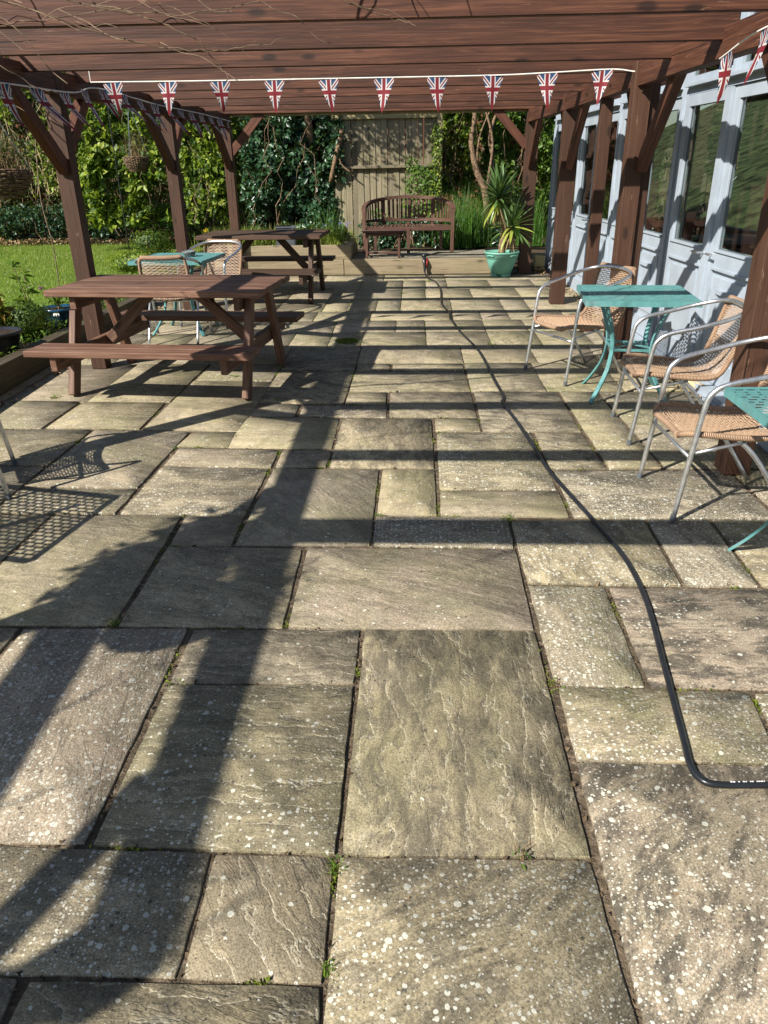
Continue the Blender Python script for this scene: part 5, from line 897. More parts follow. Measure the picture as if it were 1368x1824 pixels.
# bench
def bench():
    B = empty('curved_bench', (-0.155, 11.95, 0.392), rad(1.5), label='weathered brown curved wooden garden bench on the deck in front of the fence', cat='bench')
    m = M['teak']; W = 0.655
    ang = lambda t: t * math.pi / 2
    def rail(t, base=False):
        a = ang(t); x = W * math.sin(a); y = -0.24 + 0.46 * math.cos(a) ** 0.9 if abs(t) < 1 else -0.24
        return x, y
    def zt(t): return 0.60 + 0.155 * math.cos(ang(t)) ** 0.8 if abs(t) < 1 else 0.60
    N = 24; pts = []
    for i in range(N + 1):
        t = -1 + 2 * i / N; x, y = rail(t); pts.append(Vector((x, y, zt(t))))
    mb = MB()
    for i, p in enumerate(pts):
        t = (pts[min(i + 1, N)] - pts[max(i - 1, 0)]).normalized(); n_ = Vector((t.y, -t.x, 0)).normalized(); w_, h_ = 0.030, 0.022
        mb.v += [p - n_ * w_ - Vector((0, 0, h_)), p + n_ * w_ - Vector((0, 0, h_)), p + n_ * w_ + Vector((0, 0, h_)), p - n_ * w_ + Vector((0, 0, h_))]
        if i: b = 4 * i; mb.f += [(b - 4 + k, b - 4 + (k + 1) % 4, b + (k + 1) % 4, b + k) for k in range(4)]
    b = len(mb.v) - 4; mb.f += [(3, 2, 1, 0), (b, b + 1, b + 2, b + 3)]; mb.build('top_rail', m, B)
    mb = MB(); low = []
    for i in range(N + 1):
        t = -0.97 + 1.94 * i / N; x, y = rail(t); low.append(Vector((x * 0.985, y - 0.012, 0.435)))
    for i, p in enumerate(low):
        t = (low[min(i + 1, N)] - low[max(i - 1, 0)]).normalized(); n_ = Vector((t.y, -t.x, 0)).normalized(); w_, h_ = 0.012, 0.020
        mb.v += [p - n_ * w_ - Vector((0, 0, h_)), p + n_ * w_ - Vector((0, 0, h_)), p + n_ * w_ + Vector((0, 0, h_)), p - n_ * w_ + Vector((0, 0, h_))]
        if i: b = 4 * i; mb.f += [(b - 4 + k, b - 4 + (k + 1) % 4, b + (k + 1) % 4, b + k) for k in range(4)]
    mb.build('lower_rail', m, B)
    NS = 30
    for i in range(NS):
        t = -0.92 + 1.84 * i / (NS - 1); x, y = rail(t); a = ang(t)
        if i in (9, 20): continue
        plank('back_slat', (x * 0.985, y - 0.012, 0.45), (x, y, zt(t) - 0.015), 0.030, 0.010, m, B, up=(math.sin(a) , math.cos(a) + 0.01, 0))
    for t in (-0.38, 0.02, 0.38):
        x, y = rail(t); plank('back_post', (x, y, 0.33), (x, y, zt(t)), 0.045, 0.030, m, B, up=(0, 1, 0))
    for x, y, zt_ in ((-0.645, -0.235, 0.585), (0.0, -0.235, 0.34), (0.645, -0.235, 0.585)):
        pts = smooth_path([(x, y, 0.0), (x, y, 0.30), (x * 1.0, y, zt_ * 0.8), (x * 1.02, y - (0.0), zt_)], 3)
        plank('leg', (x, y, 0.0), (x * 1.01, y, zt_), 0.050, 0.045, m, B, up=(0, 1, 0))
    for x in (-0.5, 0.0, 0.5):
        plank('leg', (x, 0.17, 0.0), (x, 0.19, 0.40), 0.045, 0.045, m, B, up=(0, 1, 0))
    plank('seat_rail', (-0.62, -0.225, 0.335), (0.62, -0.225, 0.335), 0.022, 0.055, m, B)
    for i in range(22):
        x = -0.60 + 1.2 * i / 21; yb = -0.24 + 0.46 * math.sqrt(max(0, 1 - (x / 0.66) ** 2)) * 0.93
        plank('seat_slat', (x, -0.245 + 0.02 * math.cos(x * 2), 0.372), (x * 0.93, yb, 0.368), 0.040, 0.014, m, B)
    return B
bench()
T = empty('side_table', (-0.495, 11.27, 0.388), label='small brown wooden table on the deck in front of the left half of the bench', cat='table')
for i in range(5): plank('top_slat', (-0.29, -0.13 + 0.065 * i, 0.345), (0.29, -0.13 + 0.065 * i, 0.345), 0.058, 0.02, M['teak'], T)
for sx in (-0.235, 0.22):
    for sy in (-0.12, 0.12): plank('leg', (sx, sy, 0), (sx, sy, 0.333), 0.036, 0.036, M['teak'], T, up=(0, 1, 0))
    plank('side_rail', (sx, -0.10, 0.05), (sx, 0.10, 0.05), 0.02, 0.03, M['teak'], T)
for sy in (-0.12, 0.12): plank('apron', (-0.215, sy, 0.312), (0.20, sy, 0.312), 0.02, 0.04, M['teak'], T)
plank('foot_rail', (-0.225, 0.0, 0.055), (0.21, 0.0, 0.055), 0.02, 0.03, M['teak'], T)

# yucca in its pot
def yucca():
    P = empty('plant_pot', (1.135, 10.76, gz(10.76)), label='big sea green plastic pot holding the yucca, beside the far brown post', cat='plant pot')
    MB().lathe([(0.001, 0.035), (0.115, 0.030), (0.135, 0.045), (0.175, 0.14), (0.205, 0.225), (0.210, 0.245), (0.222, 0.25), (0.226, 0.300), (0.238, 0.305), (0.238, 0.325), (0.215, 0.325), (0.205, 0.29), (0.001, 0.29)], 36).build('body', M['teal_pot'], P, True)
    for k in range(4):
        a = k * math.pi / 2 + 0.5; r_ = Matrix.Rotation(a, 3, 'Z'); MB().box((0.06, -0.055, 0.0), (0.125, 0.055, 0.04), r_).build('foot', M['teal_pot'], P)
    for s in (0.9, 2.3, 3.9, 5.4):
        mb = MB(); mb.tube([(0.236 * math.cos(s + d), 0.236 * math.sin(s + d), 0.285 - abs(d) * 0.02) for d in (-0.25, -0.12, 0, 0.12, 0.25)], 0.010, 6); mb.build('handle', M['teal_pot'], P)
    MB().lathe([(0.001, 0.300), (0.19, 0.292)], 16).build('soil', M['soil'], P)
    Y = empty('yucca', (1.135, 10.76, gz(10.76) + 0.29), label='spiky yucca with two leafy heads growing in the sea green pot', cat='yucca')
    tr = smooth_path([(0, 0, 0), (0.0, 0.0, 0.15), (0.02, 0.01, 0.32), (-0.02, 0, 0.46), (-0.08, 0.0, 0.62), (-0.075, 0.0, 0.70)], 4)
    MB().tube(tr, [0.050 - 0.022 * i / len(tr) for i in range(len(tr))], 10).build('trunk', M['bark'], Y, True)
    t2 = smooth_path([(0.01, 0, 0.16), (0.06, 0.01, 0.26), (0.10, 0.0, 0.34)], 4); MB().tube(t2, 0.028, 8).build('trunk', M['bark'], Y, True)
    # one leaf mesh per variant, shared
    def leafm(L, W, mat, bend, nm):
        V = []; F = []; n = 7
        for i in range(n + 1):
            t = i / n; w_ = W * (0.55 + 1.6 * t) * (1 - t) ** 0.75 * 1.25; z = -bend * t * t * L; x = L * t * (1 - 0.25 * bend * t)
            V += [(x, -w_, z + w_ * 0.35), (x, 0, z), (x, w_, z + w_ * 0.35)]
        for i in range(n):
            a = 3 * i; F += [(a, a + 3, a + 4, a + 1), (a + 1, a + 4, a + 5, a + 2)]
        return arr_mesh(nm, V, F, mat, True)
    ml = [leafm(0.46, 0.022, M['yucca'], b, 'leaf') for b in (0.02, 0.10, 0.25)] + [leafm(0.44, 0.022, M['yucca_y'], b, 'leaf') for b in (0.15, 0.4)]
    dead = [leafm(0.36, 0.010, M['leaf_dead'], b, 'dead_leaf') for b in (0.05, 0.3)]
    rng = random.Random(5)
    def head(c, n, sc, lo, tilt=0.0):
        for k in range(n):
            f = k / n; az = k * 2.39996 + rng.uniform(-0.2, 0.2); el = rad(84) * (1 - f) ** 1.15 + rad(lo) * f ** 1.3 + rng.uniform(-0.06, 0.06)
            me = ml[0 if f < 0.4 else (1 if f < 0.7 else 2)] if not (f > 0.62 and rng.random() < 0.4) else ml[3 + (rng.random() < 0.5)]
            o = link('leaf', me, Y, Vector(c) + Vector((0, 0, 0.10 * (1 - f)))); s_ = sc * rng.uniform(0.8, 1.08)
            o.rotation_euler = (rng.uniform(-0.3, 0.3), -el, az); o.scale = (s_, s_, s_)
        for k in range(int(n * 0.35)):
            az = rng.uniform(0, 6.28); o = link('dead_leaf', rng.choice(dead), Y, Vector(c) + Vector((0, 0, -0.02))); o.rotation_euler = (rng.uniform(-0.4, 0.4), rad(rng.uniform(55, 84)), az); s_ = rng.uniform(0.6, 1.0) * sc; o.scale = (s_, s_, s_)
    head((-0.075, 0, 0.66), 90, 0.86, -50); head((0.12, 0.0, 0.31), 56, 0.88, -32)
yucca()

# hose and pressure washer lance
HP = [(0.086,11.04,.40),(0.090,10.93,.30),(0.095,10.80,.195),(0.14,10.5,.178),(0.221,10.283,.172),(0.275,9.60,.162),(0.266,8.70,.148),(0.33,8.20,.14),(0.330,7.86,.135),(0.345,7.75,.133),(0.403,7.25,.127),(0.517,6.56,.116),(0.559,6.0,.107),(0.577,5.59,.1),(0.601,5.23,.095),(0.598,5.10,.093),(0.585,5.0,.092),(0.634,4.62,.086),(0.680,4.17,.078),(0.712,3.83,.073),(0.764,3.53,.068),(0.819,3.245,.063),(0.866,2.99,.059),(0.889,2.79,.056),(0.889,2.57,.052),(0.872,2.376,.049),(0.841,2.139,.045),(0.815,1.936,.042),(0.789,1.737,.039),(0.778,1.655,.038),(0.786,1.604,.037),(0.825,1.580,.036),(0.97,1.583,.036),(1.25,1.60,.037),(1.7,1.64,.038),(2.1,1.72,.039)]
hz_ = empty('pressure_hose', (0.786, 1.604, gz(1.6)), label='long black rubber hose snaking down the paving from the spray gun to the right edge', cat='hose')
ho = Vector(hz_.location); hp = smooth_path([(x, y, (gz(y) if y < 10.6 else z) + 0.0105 + (0.002 if y < 10.6 else 0)) for x, y, z in HP], 6)
MB().tube([p - ho for p in hp], 0.0098, 10).build('hose', M['rubber'], hz_, True)
mb = MB(); rng = random.Random(3); x = 0.862
while x < 1.13:     # worn white print along the hose
    wdt = rng.choice([0.0035, 0.005, 0.006, 0.0025]); yy = 1.5805 + (x - 0.86) * 0.055
    mb.box((x, yy - 0.0014 - rng.uniform(0, 0.0008), gz(1.58) + 0.0215), (x + wdt, yy + 0.0012, gz(1.58) + 0.0226), None, -ho); x += wdt + rng.choice([0.0015, 0.002, 0.002, 0.009])
mb.build('white_print', M['print_white'], hz_)
g = empty('spray_gun', (0.085, 11.02, 0.39), label='black and red pressure washer gun with its lance lying over the edge of the deck', cat='spray gun')
def gbox(name, pts, r, mat): return MB().tube([Vector(p) for p in pts], r, 8).build(name, M[mat], g, True)
gbox('lance', [(0.06, 0.02, 0.04), (0.20, 0.20, 0.05), (0.26, 0.27, 0.045), (0.46, 0.52, 0.02)], [0.012, 0.014, 0.008, 0.006], 'rubber')
gbox('grip', [(0.0, -0.01, 0.03), (-0.005, -0.075, -0.03), (0.005, -0.085, -0.10), (0.004, -0.09, -0.17)], [0.022, 0.024, 0.020, 0.014], 'rubber')
gbox('body', [(-0.045, 0.0, 0.025), (0.0, 0.0, 0.04), (0.07, 0.03, 0.045)], [0.014, 0.028, 0.016], 'rubber')
gbox('trigger', [(0.035, -0.04, 0.0), (0.038, -0.085, -0.05), (0.025, -0.085, -0.10)], [0.008, 0.012, 0.009], 'red_plastic')

# pipe and rubbish by the wall
o = empty('clay_pipe', (1.98, 5.45, gz(5.4) + 0.03), label='short beige length of pipe lying against the foot of the glazed doors', cat='pipe')
MB().tube([(-0.05, 0.22, 0), (0.06, -0.18, 0)], 0.024, 10).build('tube', M['dry'], o, True)

# hanging baskets
def basket(name, c, r, h, label, grass, zt):
    B = empty(name, c, label=label, cat='hanging basket', group='wicker hanging baskets'); mb = MB(); rng = random.Random(int(c[0] * 10))
    rings = 13
    for i in range(rings):
        t = i / (rings - 1); rr = r * (1 - 0.45 * t ** 1.8); z = -h * t
        for q in range(2):
            pts = []; ph = rng.uniform(0, 6)
            for k in range(33):
                a = 2 * math.pi * k / 32; w_ = 0.008 * (1 if (k + i + q) % 2 else -1); pts.append(((rr + w_) * math.cos(a), (rr + w_) * math.sin(a), z - q * h / rings / 2 + 0.006 * math.sin(3 * a + ph)))
            mb.tube(pts, 0.0075, 4, False)
    tag(mb.build('woven_wall', M['wicker'], B), kind='stuff')
    MB().lathe([(0.001, -0.03), (r * 0.9, -0.02)], 16).build('soil', M['soil'], B)
    MB().lathe([(r * 0.92, 0), (r * 0.84, -h * 0.5), (r * 0.5, -h * 0.98), (0.001, -h)], 16).build('liner', M['soil'], B)
    for k in range(3):
        a = k * 2.094 + 0.4; MB().tube([(r * math.cos(a), r * math.sin(a), 0), (0, 0, zt)], 0.003, 4).build('chain', M['alu'], B)
    rg = np.random.default_rng(int(abs(c[0]) * 7)); n = grass; P = np.stack([rg.normal(0, r * 0.4, n), rg.normal(0, r * 0.4, n), np.zeros(n) - 0.02], 1)
    if n: blades('dry_stalks', P, 0.42, 0.006, M['leaf_dead'], B, 3, 0.5, kind='stuff'); leaves('leaf_cluster', vol(rg, n * 2, (0, 0, 0.16), (r * 1.1, r * 1.1, 0.16)), 0.035, M['leaf_scrub'], B, 5, kind='stuff')
    return B
basket('hanging_basket', (-4.28, 8.2, 1.60), 0.30, 0.25, 'large dark wicker basket of dead plants hanging at the left edge of the picture', 420, 0.62)
basket('hanging_basket', (-4.34, 12.5, 1.75), 0.185, 0.19, 'smaller wicker basket hanging on a chain in front of the lime green climber', 120, 0.75)
# unseen basket, added left of the frame to cast a shadow on the paving
basket('hanging_basket', (-2.40, 1.00, 1.62), 0.19, 0.17, 'unseen wicker basket added left of the picture to cast a shadow on the paving', 160, 0.5)
# basket stands
for (x, y, z, lb) in ((-4.28, 8.2, 2.22, 'black iron hook post carrying the large wicker basket at the left'), (-4.34, 12.5, 2.50, 'thin iron hook post carrying the smaller wicker basket')):
    s_ = empty('hook_post', (x - 0.32, y, 0.22), label=lb, cat='hook post'); MB().tube(smooth_path([(0, 0, 0), (0, 0, z - 0.5), (0.05, 0, z - 0.22), (0.2, 0, z - 0.18), (0.32, 0, z - 0.22)], 5), 0.009, 6).build('rod', M['rubber'], s_, True)

# ================================================================ PLANTING
RG = np.random.default_rng(11)
def pot(name, x, y, z, r, h, mat, label):
    P = empty(name, (x, y, z), label=label, cat='plant pot'); MB().lathe([(0.001, 0.0), (r * 0.66, 0.0), (r * 0.86, h * 0.55), (r * 0.93, h * 0.86), (r * 1.04, h * 0.88), (r * 1.06, h), (r * 0.95, h), (r * 0.9, h * 0.88), (0.001, h * 0.88)], 30).build('body', M[mat], P, True)
    MB().lathe([(0.001, h * 0.90), (r * 0.9, h * 0.89)], 16).build('soil', M['soil'], P); return P
pot('blue_pot', -3.42, 7.12, 0.232, 0.165, 0.18, 'blue_pot', 'blue glazed pot with a small label, half hidden behind the near picnic table')
o = bpy.data.objects['blue_pot']; MB().box((0.02, -0.178, 0.128), (0.075, -0.168, 0.150)).build('label', M['print_white'], o)
pot('black_pot', -3.41, 5.93, 0.225, 0.19, 0.20, 'black_pot', 'large black plastic pot in the flower bed at the left edge')
pot('dark_pot', -3.50, 8.9, 0.25, 0.17, 0.20, 'blue_pot', 'dark blue pot behind the green table on the left')
o = empty('plastic_crate', (-1.92, 11.42, 0.50), rad(8), label='grey plastic crate standing among the long green leaves in the raised planter', cat='crate')
mb = MB(); 
for s in (-1, 1): mb.box((s * 0.13 - 0.008, -0.10, 0.0), (s * 0.13 + 0.008, 0.10, 0.30)); mb.box((-0.122, s * 0.10 - 0.008, 0.0), (0.122, s * 0.10 + 0.008, 0.28))
mb.build('wall', M['grey_crate'], o); MB().box((-0.15, -0.12, 0.29), (0.15, -0.10, 0.31)).box((-0.15, 0.10, 0.29), (0.15, 0.12, 0.31)).box((-0.15, -0.10, 0.29), (-0.13, 0.10, 0.31)).box((0.13, -0.10, 0.29), (0.15, 0.10, 0.31)).build('rim', M['grey_crate'], o)

def bush(name, c, r, n, size, mat, label, cat='shrub', seed=0, hollow=0.55, stem=True, group=None, **k):
    B = empty(name, c, label=label, cat=cat, group=group); rg = np.random.default_rng(seed); leaves('crown', vol(rg, n, (0, 0, r[2] * 0.95), r, hollow, 0.3, seed), size, M[mat], B, seed, **k)
    if stem: stems('stem', rg, 5, -r[0] * 0.2, r[0] * 0.2, -r[1] * 0.2, r[1] * 0.2, 0, r[2] * 1.1, M['bark'], B, 0.008, None)
    return B
bush('box_shrub', (-3.46, 6.58, 0.225), (0.22, 0.22, 0.17), 5200, 0.020, 'leaf_box', 'rounded clipped box shrub in the left flower bed between the black and blue pots', seed=3)
bush('box_shrub', (-4.35, 12.75, 0.26), (0.34, 0.30, 0.22), 2400, 0.04, 'leaf_box', 'small green shrub at the foot of the second left post, on the lawn edge', seed=4)
bush('box_shrub', (-4.0, 11.0, 0.25), (0.42, 0.34, 0.15), 2600, 0.038, 'leaf_lime', 'low lime green shrub behind the green table with the ashtray', seed=5)
# reddish broad leaved plants
def stalk_plant(c, hs, label, mat, size, seed, lean=0.12, n_leaf=9):
    B = empty('leafy_plant', c, label=label, cat='plant'); rg = np.random.default_rng(seed)
    for i, h in enumerate(hs):
        a = rg.uniform(0, 6.28); e = (math.cos(a) * lean * h * 2, math.sin(a) * lean * h * 2, h); st = smooth_path([(0, 0, 0), (e[0] * 0.3, e[1] * 0.3, h * 0.5), e], 3)
        MB().tube(st, [0.006 - 0.003 * k / len(st) for k in range(len(st))], 5).build('stem', M['vine'], B)
        for q in range(3):
            t = (0.45, 0.75, 1.0)[q]; p = np.array([e[0] * t, e[1] * t, h * t]); P = np.repeat(p[None], n_leaf, 0) + rg.normal(0, 0.008, (n_leaf, 3)); leaves('leaf_whorl', P, size, M[mat], B, seed * 9 + i * 3 + q, aspect=0.34, face=(0, 0, 1), facew=0.55, droop=-0.1)
    return B
stalk_plant((-3.62, 6.42, 0.24), (0.36, 0.42, 0.32, 0.28, 0.40, 0.25), 'yellow and reddish leaved plant at the left edge above the black pot', 'leaf_red', 0.10, 5)
stalk_plant((-3.62, 6.98, 0.25), (0.46, 0.30, 0.56), 'thin stemmed plant with dark pointed leaves rising over the lawn at the left', 'leaf_mid', 0.09, 8, 0.08, 7)
stalk_plant((-4.4, 7.1, 0.25), (0.5, 0.62), 'pale green shoot with long leaves at the extreme left edge', 'leaf_lime', 0.11, 12, 0.1, 8)
stalk_plant((-3.42, 7.12, 0.39), (0.12, 0.18, 0.14), 'small leafy plant with a pink flower in the blue pot', 'leaf_mid', 0.06, 9, 0.2, 7)
o = bpy.data.objects.new; P = np.array([[-0.09, -0.1, 0.21]] * 9); leaves('flower', P, 0.03, M['petal_pink'], bpy.data.objects['leafy_plant.003'], 3, aspect=0.8)
# wire pole with bindweed stem
o = empty('climbing_stem', (-4.55, 9.6, 0.25), label='single tall dry stem rising from the lawn to the pergola at the left', cat='plant stem')
MB().tube(smooth_path([(0, 0, 0), (0.02, 0, 0.5), (-0.02, 0, 1.0), (0.03, 0, 1.5), (0.1, 0, 2.0)], 5), 0.007, 5).build('stem', M['vine'], o)
# bed ground cover
n = 5200; X = RG.uniform(-3.95, -3.2, n); Y = RG.uniform(4.0, 12.3, n); P = np.stack([X, Y, 0.25 + RG.uniform(0, 0.07, n)], 1)
tag(leaves('ground_cover', P, 0.035, M['leaf_mid'], None, 21, face=(0, -0.3, 1), facew=0.5), 'low mixed green ground cover filling the flower bed behind the left sleepers', 'ground cover', None, 'stuff')
# lawn grass
n = 120000; Y = 4 + 11.2 * RG.uniform(0, 1, n) ** 0.8; X = -13 + 9.2 * RG.uniform(0, 1, n); keep = (X > -Y * 0.62 - 1.2); X, Y = X[keep], Y[keep]
Z = np.full(len(X), 0.25)
tag(blades('lawn_grass', np.stack([X, Y, Z], 1), 0.055, 0.007, M['lawn'], None, 31, 0.7, 1), 'short mown grass of the lawn left of the flower bed', 'grass', None, 'stuff')
n = 700; P = np.stack([RG.uniform(-9, -4, n), RG.uniform(6, 15, n), np.full(n, 0.30)], 1); tag(leaves('daisies', P, 0.02, M['petal_white'], None, 33, face=(0, 0, 1), facew=0.9), 'tiny white daisies scattered over the lawn', 'daisies', None, 'stuff')
n = 2500; P = np.stack([RG.uniform(-11, -3.2, n), 15.15 + RG.uniform(0, 0.6, n), 0.28 + RG.uniform(0, 0.05, n)], 1); tag(leaves('leaf_litter', P, 0.06, M['leaf_dead'], None, 34, face=(0, 0, 1), facew=0.6), 'dead brown leaves along the foot of the hedge beyond the lawn', 'leaf litter', None, 'stuff')

# back wall of brick, mostly hidden by the growth
bw = empty('brick_wall', (-4, 17.2, 0.3), label='red brick wall half hidden behind the ivy and climbers', cat='wall')
MB().box((-10, 0, -0.3), (8.6, 0.22, 3.6)).build('wall_face', M['brick'], bw)

# climbers and hedges
def climber(name, label, mat, size, x0, x1, y, depth, z0, z1, n, seed, dens, cat='climber', stem_n=20, sc=1.6, mat2=None, stem_mat='bark', facew=0.45, zfade=True):
    B = empty(name, ((x0 + x1) / 2, y, z0), label=label, cat=cat); rg = np.random.default_rng(seed); inv = np.array([(x0 + x1) / 2, y, z0])
    P = wallmass(rg, n, x0, x1, y, depth, z0, z1, seed, dens, sc) - inv
    leaves('foliage', P, size, M[mat], B, seed, face=(-0.3, -0.8, 0.5), facew=facew)
    if mat2: leaves('foliage', wallmass(rg, n // 2, x0, x1, y + depth * 0.7, depth, z0, z1, seed + 5, -0.3, sc) - inv, size, M[mat2], B, seed + 1)
    if stem_n: stems('stems', rg, stem_n, (x0 - x1) / 2, (x1 - x0) / 2, 0, depth, 0, z1 - z0, M[stem_mat], B, 0.008)
    return B
climber('dark_hedge', 'dark tangled hedge forming the shady backdrop beyond the lawn', 'leaf_scrub', 0.10, -13.5, -0.8, 16.2, 0.8, 0.3, 3.9, 42000, 41, -0.45, 'hedge', 150, 1.0)
climber('dark_hedge', 'dark tangled hedge behind the tree and yucca at the far right', 'leaf_scrub', 0.09, 0.2, 3.3, 15.6, 0.7, 0.3, 3.9, 13000, 42, -0.4, 'hedge', 60, 1.2)
climber('lime_climber', 'sunlit lime green climber on the hedge between the two nearer left posts', 'leaf_lime', 0.105, -6.05, -4.35, 13.6, 0.55, 0.7, 3.0, 5200, 43, 0.12, stem_n=18, sc=1.9, mat2='leaf_mid', stem_mat='vine')
climber('lime_climber', 'sunlit lime green climber between the second and third left posts', 'leaf_lime', 0.10, -3.95, -2.72, 13.4, 0.5, 0.75, 2.9, 4600, 44, 0.02, stem_n=8, sc=1.9, mat2='leaf_mid', stem_mat='vine')
climber('lime_climber', 'thin patchy lime green climber behind the large wicker basket at the far left', 'leaf_lime', 0.08, -8.4, -6.2, 14.2, 0.5, 1.2, 3.1, 1900, 45, 0.16, stem_n=40, sc=1.7, mat2='leaf_scrub', stem_mat='dry')
climber('ivy', 'dark glossy ivy covering the corner left of the wooden fence', 'leaf_dark', 0.085, -2.85, -1.22, 13.0, 0.5, 0.45, 2.95, 12000, 46, -0.15, stem_n=16, sc=2.2, mat2='leaf_scrub', stem_mat='bark', facew=0.35)
climber('ivy', 'low dark ivy along the foot of the hedge beyond the lawn', 'leaf_dark', 0.07, -9.6, -3.4, 15.5, 0.5, 0.3, 0.95, 9000, 47, -0.35, stem_n=30, sc=2.0, facew=0.3)
climber('bramble', 'bare brown bramble stems hanging in front of the hedge left of the second post', 'leaf_scrub', 0.07, -5.6, -3.3, 14.6, 0.4, 0.45, 2.4, 2600, 48, 0.1, stem_n=70, sc=2.0, stem_mat='vine')
climber('laurel_shrub', 'bright green shrub with rounded leaves right of the fence above the bench', 'leaf_lime', 0.10, 0.18, 0.95, 13.9, 0.6, 1.15, 3.0, 3000, 49, -0.1, 'shrub', 16, 2.2, 'leaf_mid')
climber('laurel_shrub', 'bright green shrub behind the far right post beside the garden room', 'leaf_mid', 0.085, 1.15, 2.7, 14.3, 0.7, 0.9, 3.0, 6200, 50, -0.2, 'shrub', 20, 1.9, 'leaf_lime')
climber('low_shrub', 'dark low leaves in the shade under and behind the bench', 'leaf_dark', 0.06, -0.95, 1.4, 12.75, 0.35, 0.36, 0.78, 3600, 51, -0.2, 'shrub', 30, 3.0)
# ivy on the fence
iv = empty('fence_ivy', (0.1, 13.05, 0.4), label='yellow green ivy climbing up the right end of the wooden fence', cat='climber'); rg = np.random.default_rng(9)
for (xa, za, zb_, n_, wd) in ((0.17, 0.6, 1.75, 500, 0.035), (-0.02, 0.45, 1.15, 300, 0.06), (-0.20, 0.55, 1.30, 330, 0.06), (-0.28, 0.0, 0.7, 260, 0.05), (0.05, 0.9, 1.1, 120, 0.08), (-0.75, 0.3, 0.55, 70, 0.05), (0.12, 0.0, 0.9, 260, 0.06)):
    P = np.stack([xa + rg.normal(0, wd, n_), rg.uniform(-0.03, 0.02, n_), rg.uniform(za, zb_, n_)], 1); leaves('ivy_runner', P, 0.045, M['leaf_lime' if xa > 0.1 else 'leaf_mid'], iv, int(n_), kind='stuff', face=(-0.2, -1, 0.3), facew=0.7)
# fence
F = empty('wooden_fence', (-0.5, 13.2, 0.3), label='shaded grey wooden fence panel of vertical boards behind the bench', cat='fence')
x = -0.86; k = 0
while x < 0.77:
    plank('fence_board', (x + 0.047, 0.012 * (k % 2), 0.0), (x + 0.047, 0.012 * (k % 2), 2.06), 0.092, 0.014, M['fence'], F, up=(0, -1, 0)); x += 0.088 + 0.008 * ((k * 7) % 3); k += 1
plank('fence_rail', (-0.88, -0.042, 1.255), (0.79, -0.042, 1.262), 0.06, 0.045, M['fence'], F)
plank('fence_rail', (-0.88, -0.042, 1.965), (0.79, -0.042, 1.972), 0.06, 0.06, M['treated'], F)
plank('gravel_board', (-0.88, -0.03, 0.07), (0.79, -0.03, 0.07), 0.03, 0.14, M['fence'], F)
plank('fence_post', (0.83, -0.02, -0.2), (0.83, -0.02, 2.15), 0.085, 0.085, M['fence_post'], F, up=(0, -1, 0))

# trees
def tree(name, label, limbs, crown, size, mat, seed, loc):
    T = empty(name, loc, label=label, cat='tree'); o = Vector(loc)
    for i, (pts, r0, r1) in enumerate(limbs):
        sp = smooth_path(pts, 5); MB().tube([p - o for p in sp], [r0 + (r1 - r0) * k / (len(sp) - 1) for k in range(len(sp))], 9).build('trunk' if i == 0 else 'branch', M['bark'], T, True)
    rg = np.random.default_rng(seed)
    for i, (c, r, n) in enumerate(crown): leaves('crown', vol(rg, n, Vector(c) - o, r, 0.2, 0.4, seed + i), size, M[mat], T, seed + i)
    return T
tree('small_tree', 'slender bare trunked tree rising behind the yucca', [([(1.20, 13.4, 0.3), (1.10, 13.4, 1.1), (0.93, 13.4, 1.5), (0.84, 13.4, 1.9), (0.88, 13.4, 2.3), (0.80, 13.4, 3.1)], 0.062, 0.032), ([(1.10, 13.4, 1.15), (1.2, 13.45, 1.6), (1.14, 13.45, 2.0), (1.32, 13.5, 2.6), (1.4, 13.5, 3.2)], 0.035, 0.02), ([(1.12, 13.4, 1.25), (1.18, 13.4, 1.9), (1.02, 13.4, 2.5), (1.1, 13.4, 3.1)], 0.022, 0.012), ([(0.93, 13.4, 1.5), (0.98, 13.4, 2.0), (1.2, 13.4, 2.5)], 0.018, 0.01)],
     [((1.2, 13.6, 3.4), (0.9, 0.7, 0.5), 900)], 0.09, 'leaf_mid', 61, (1.2, 13.4, 0.3))
tree('ivy_clad_tree', 'ivy clad tree with a sawn off stub at the left end of the fence', [([(-1.75, 13.45, 0.3), (-1.72, 13.4, 1.2), (-1.75, 13.3, 2.0), (-1.8, 12.9, 3.0), (-1.9, 12.4, 3.8)], 0.10, 0.05), ([(-1.42, 13.1, 1.35), (-1.30, 13.02, 1.75), (-1.21, 13.0, 2.02), (-1.19, 13.0, 2.10)], 0.034, 0.044), ([(-1.28, 13.02, 1.8), (-1.22, 13.02, 1.6), (-1.08, 13.02, 1.48)], 0.018, 0.009)],
     [((-2.0, 11.9, 3.75), (1.25, 0.8, 0.55), 2300), ((-1.1, 12.3, 3.55), (0.7, 0.6, 0.45), 1000), ((-3.0, 12.6, 3.8), (0.9, 0.8, 0.6), 1200)], 0.072, 'leaf_dark', 62, (-1.55, 12.95, 0.3))

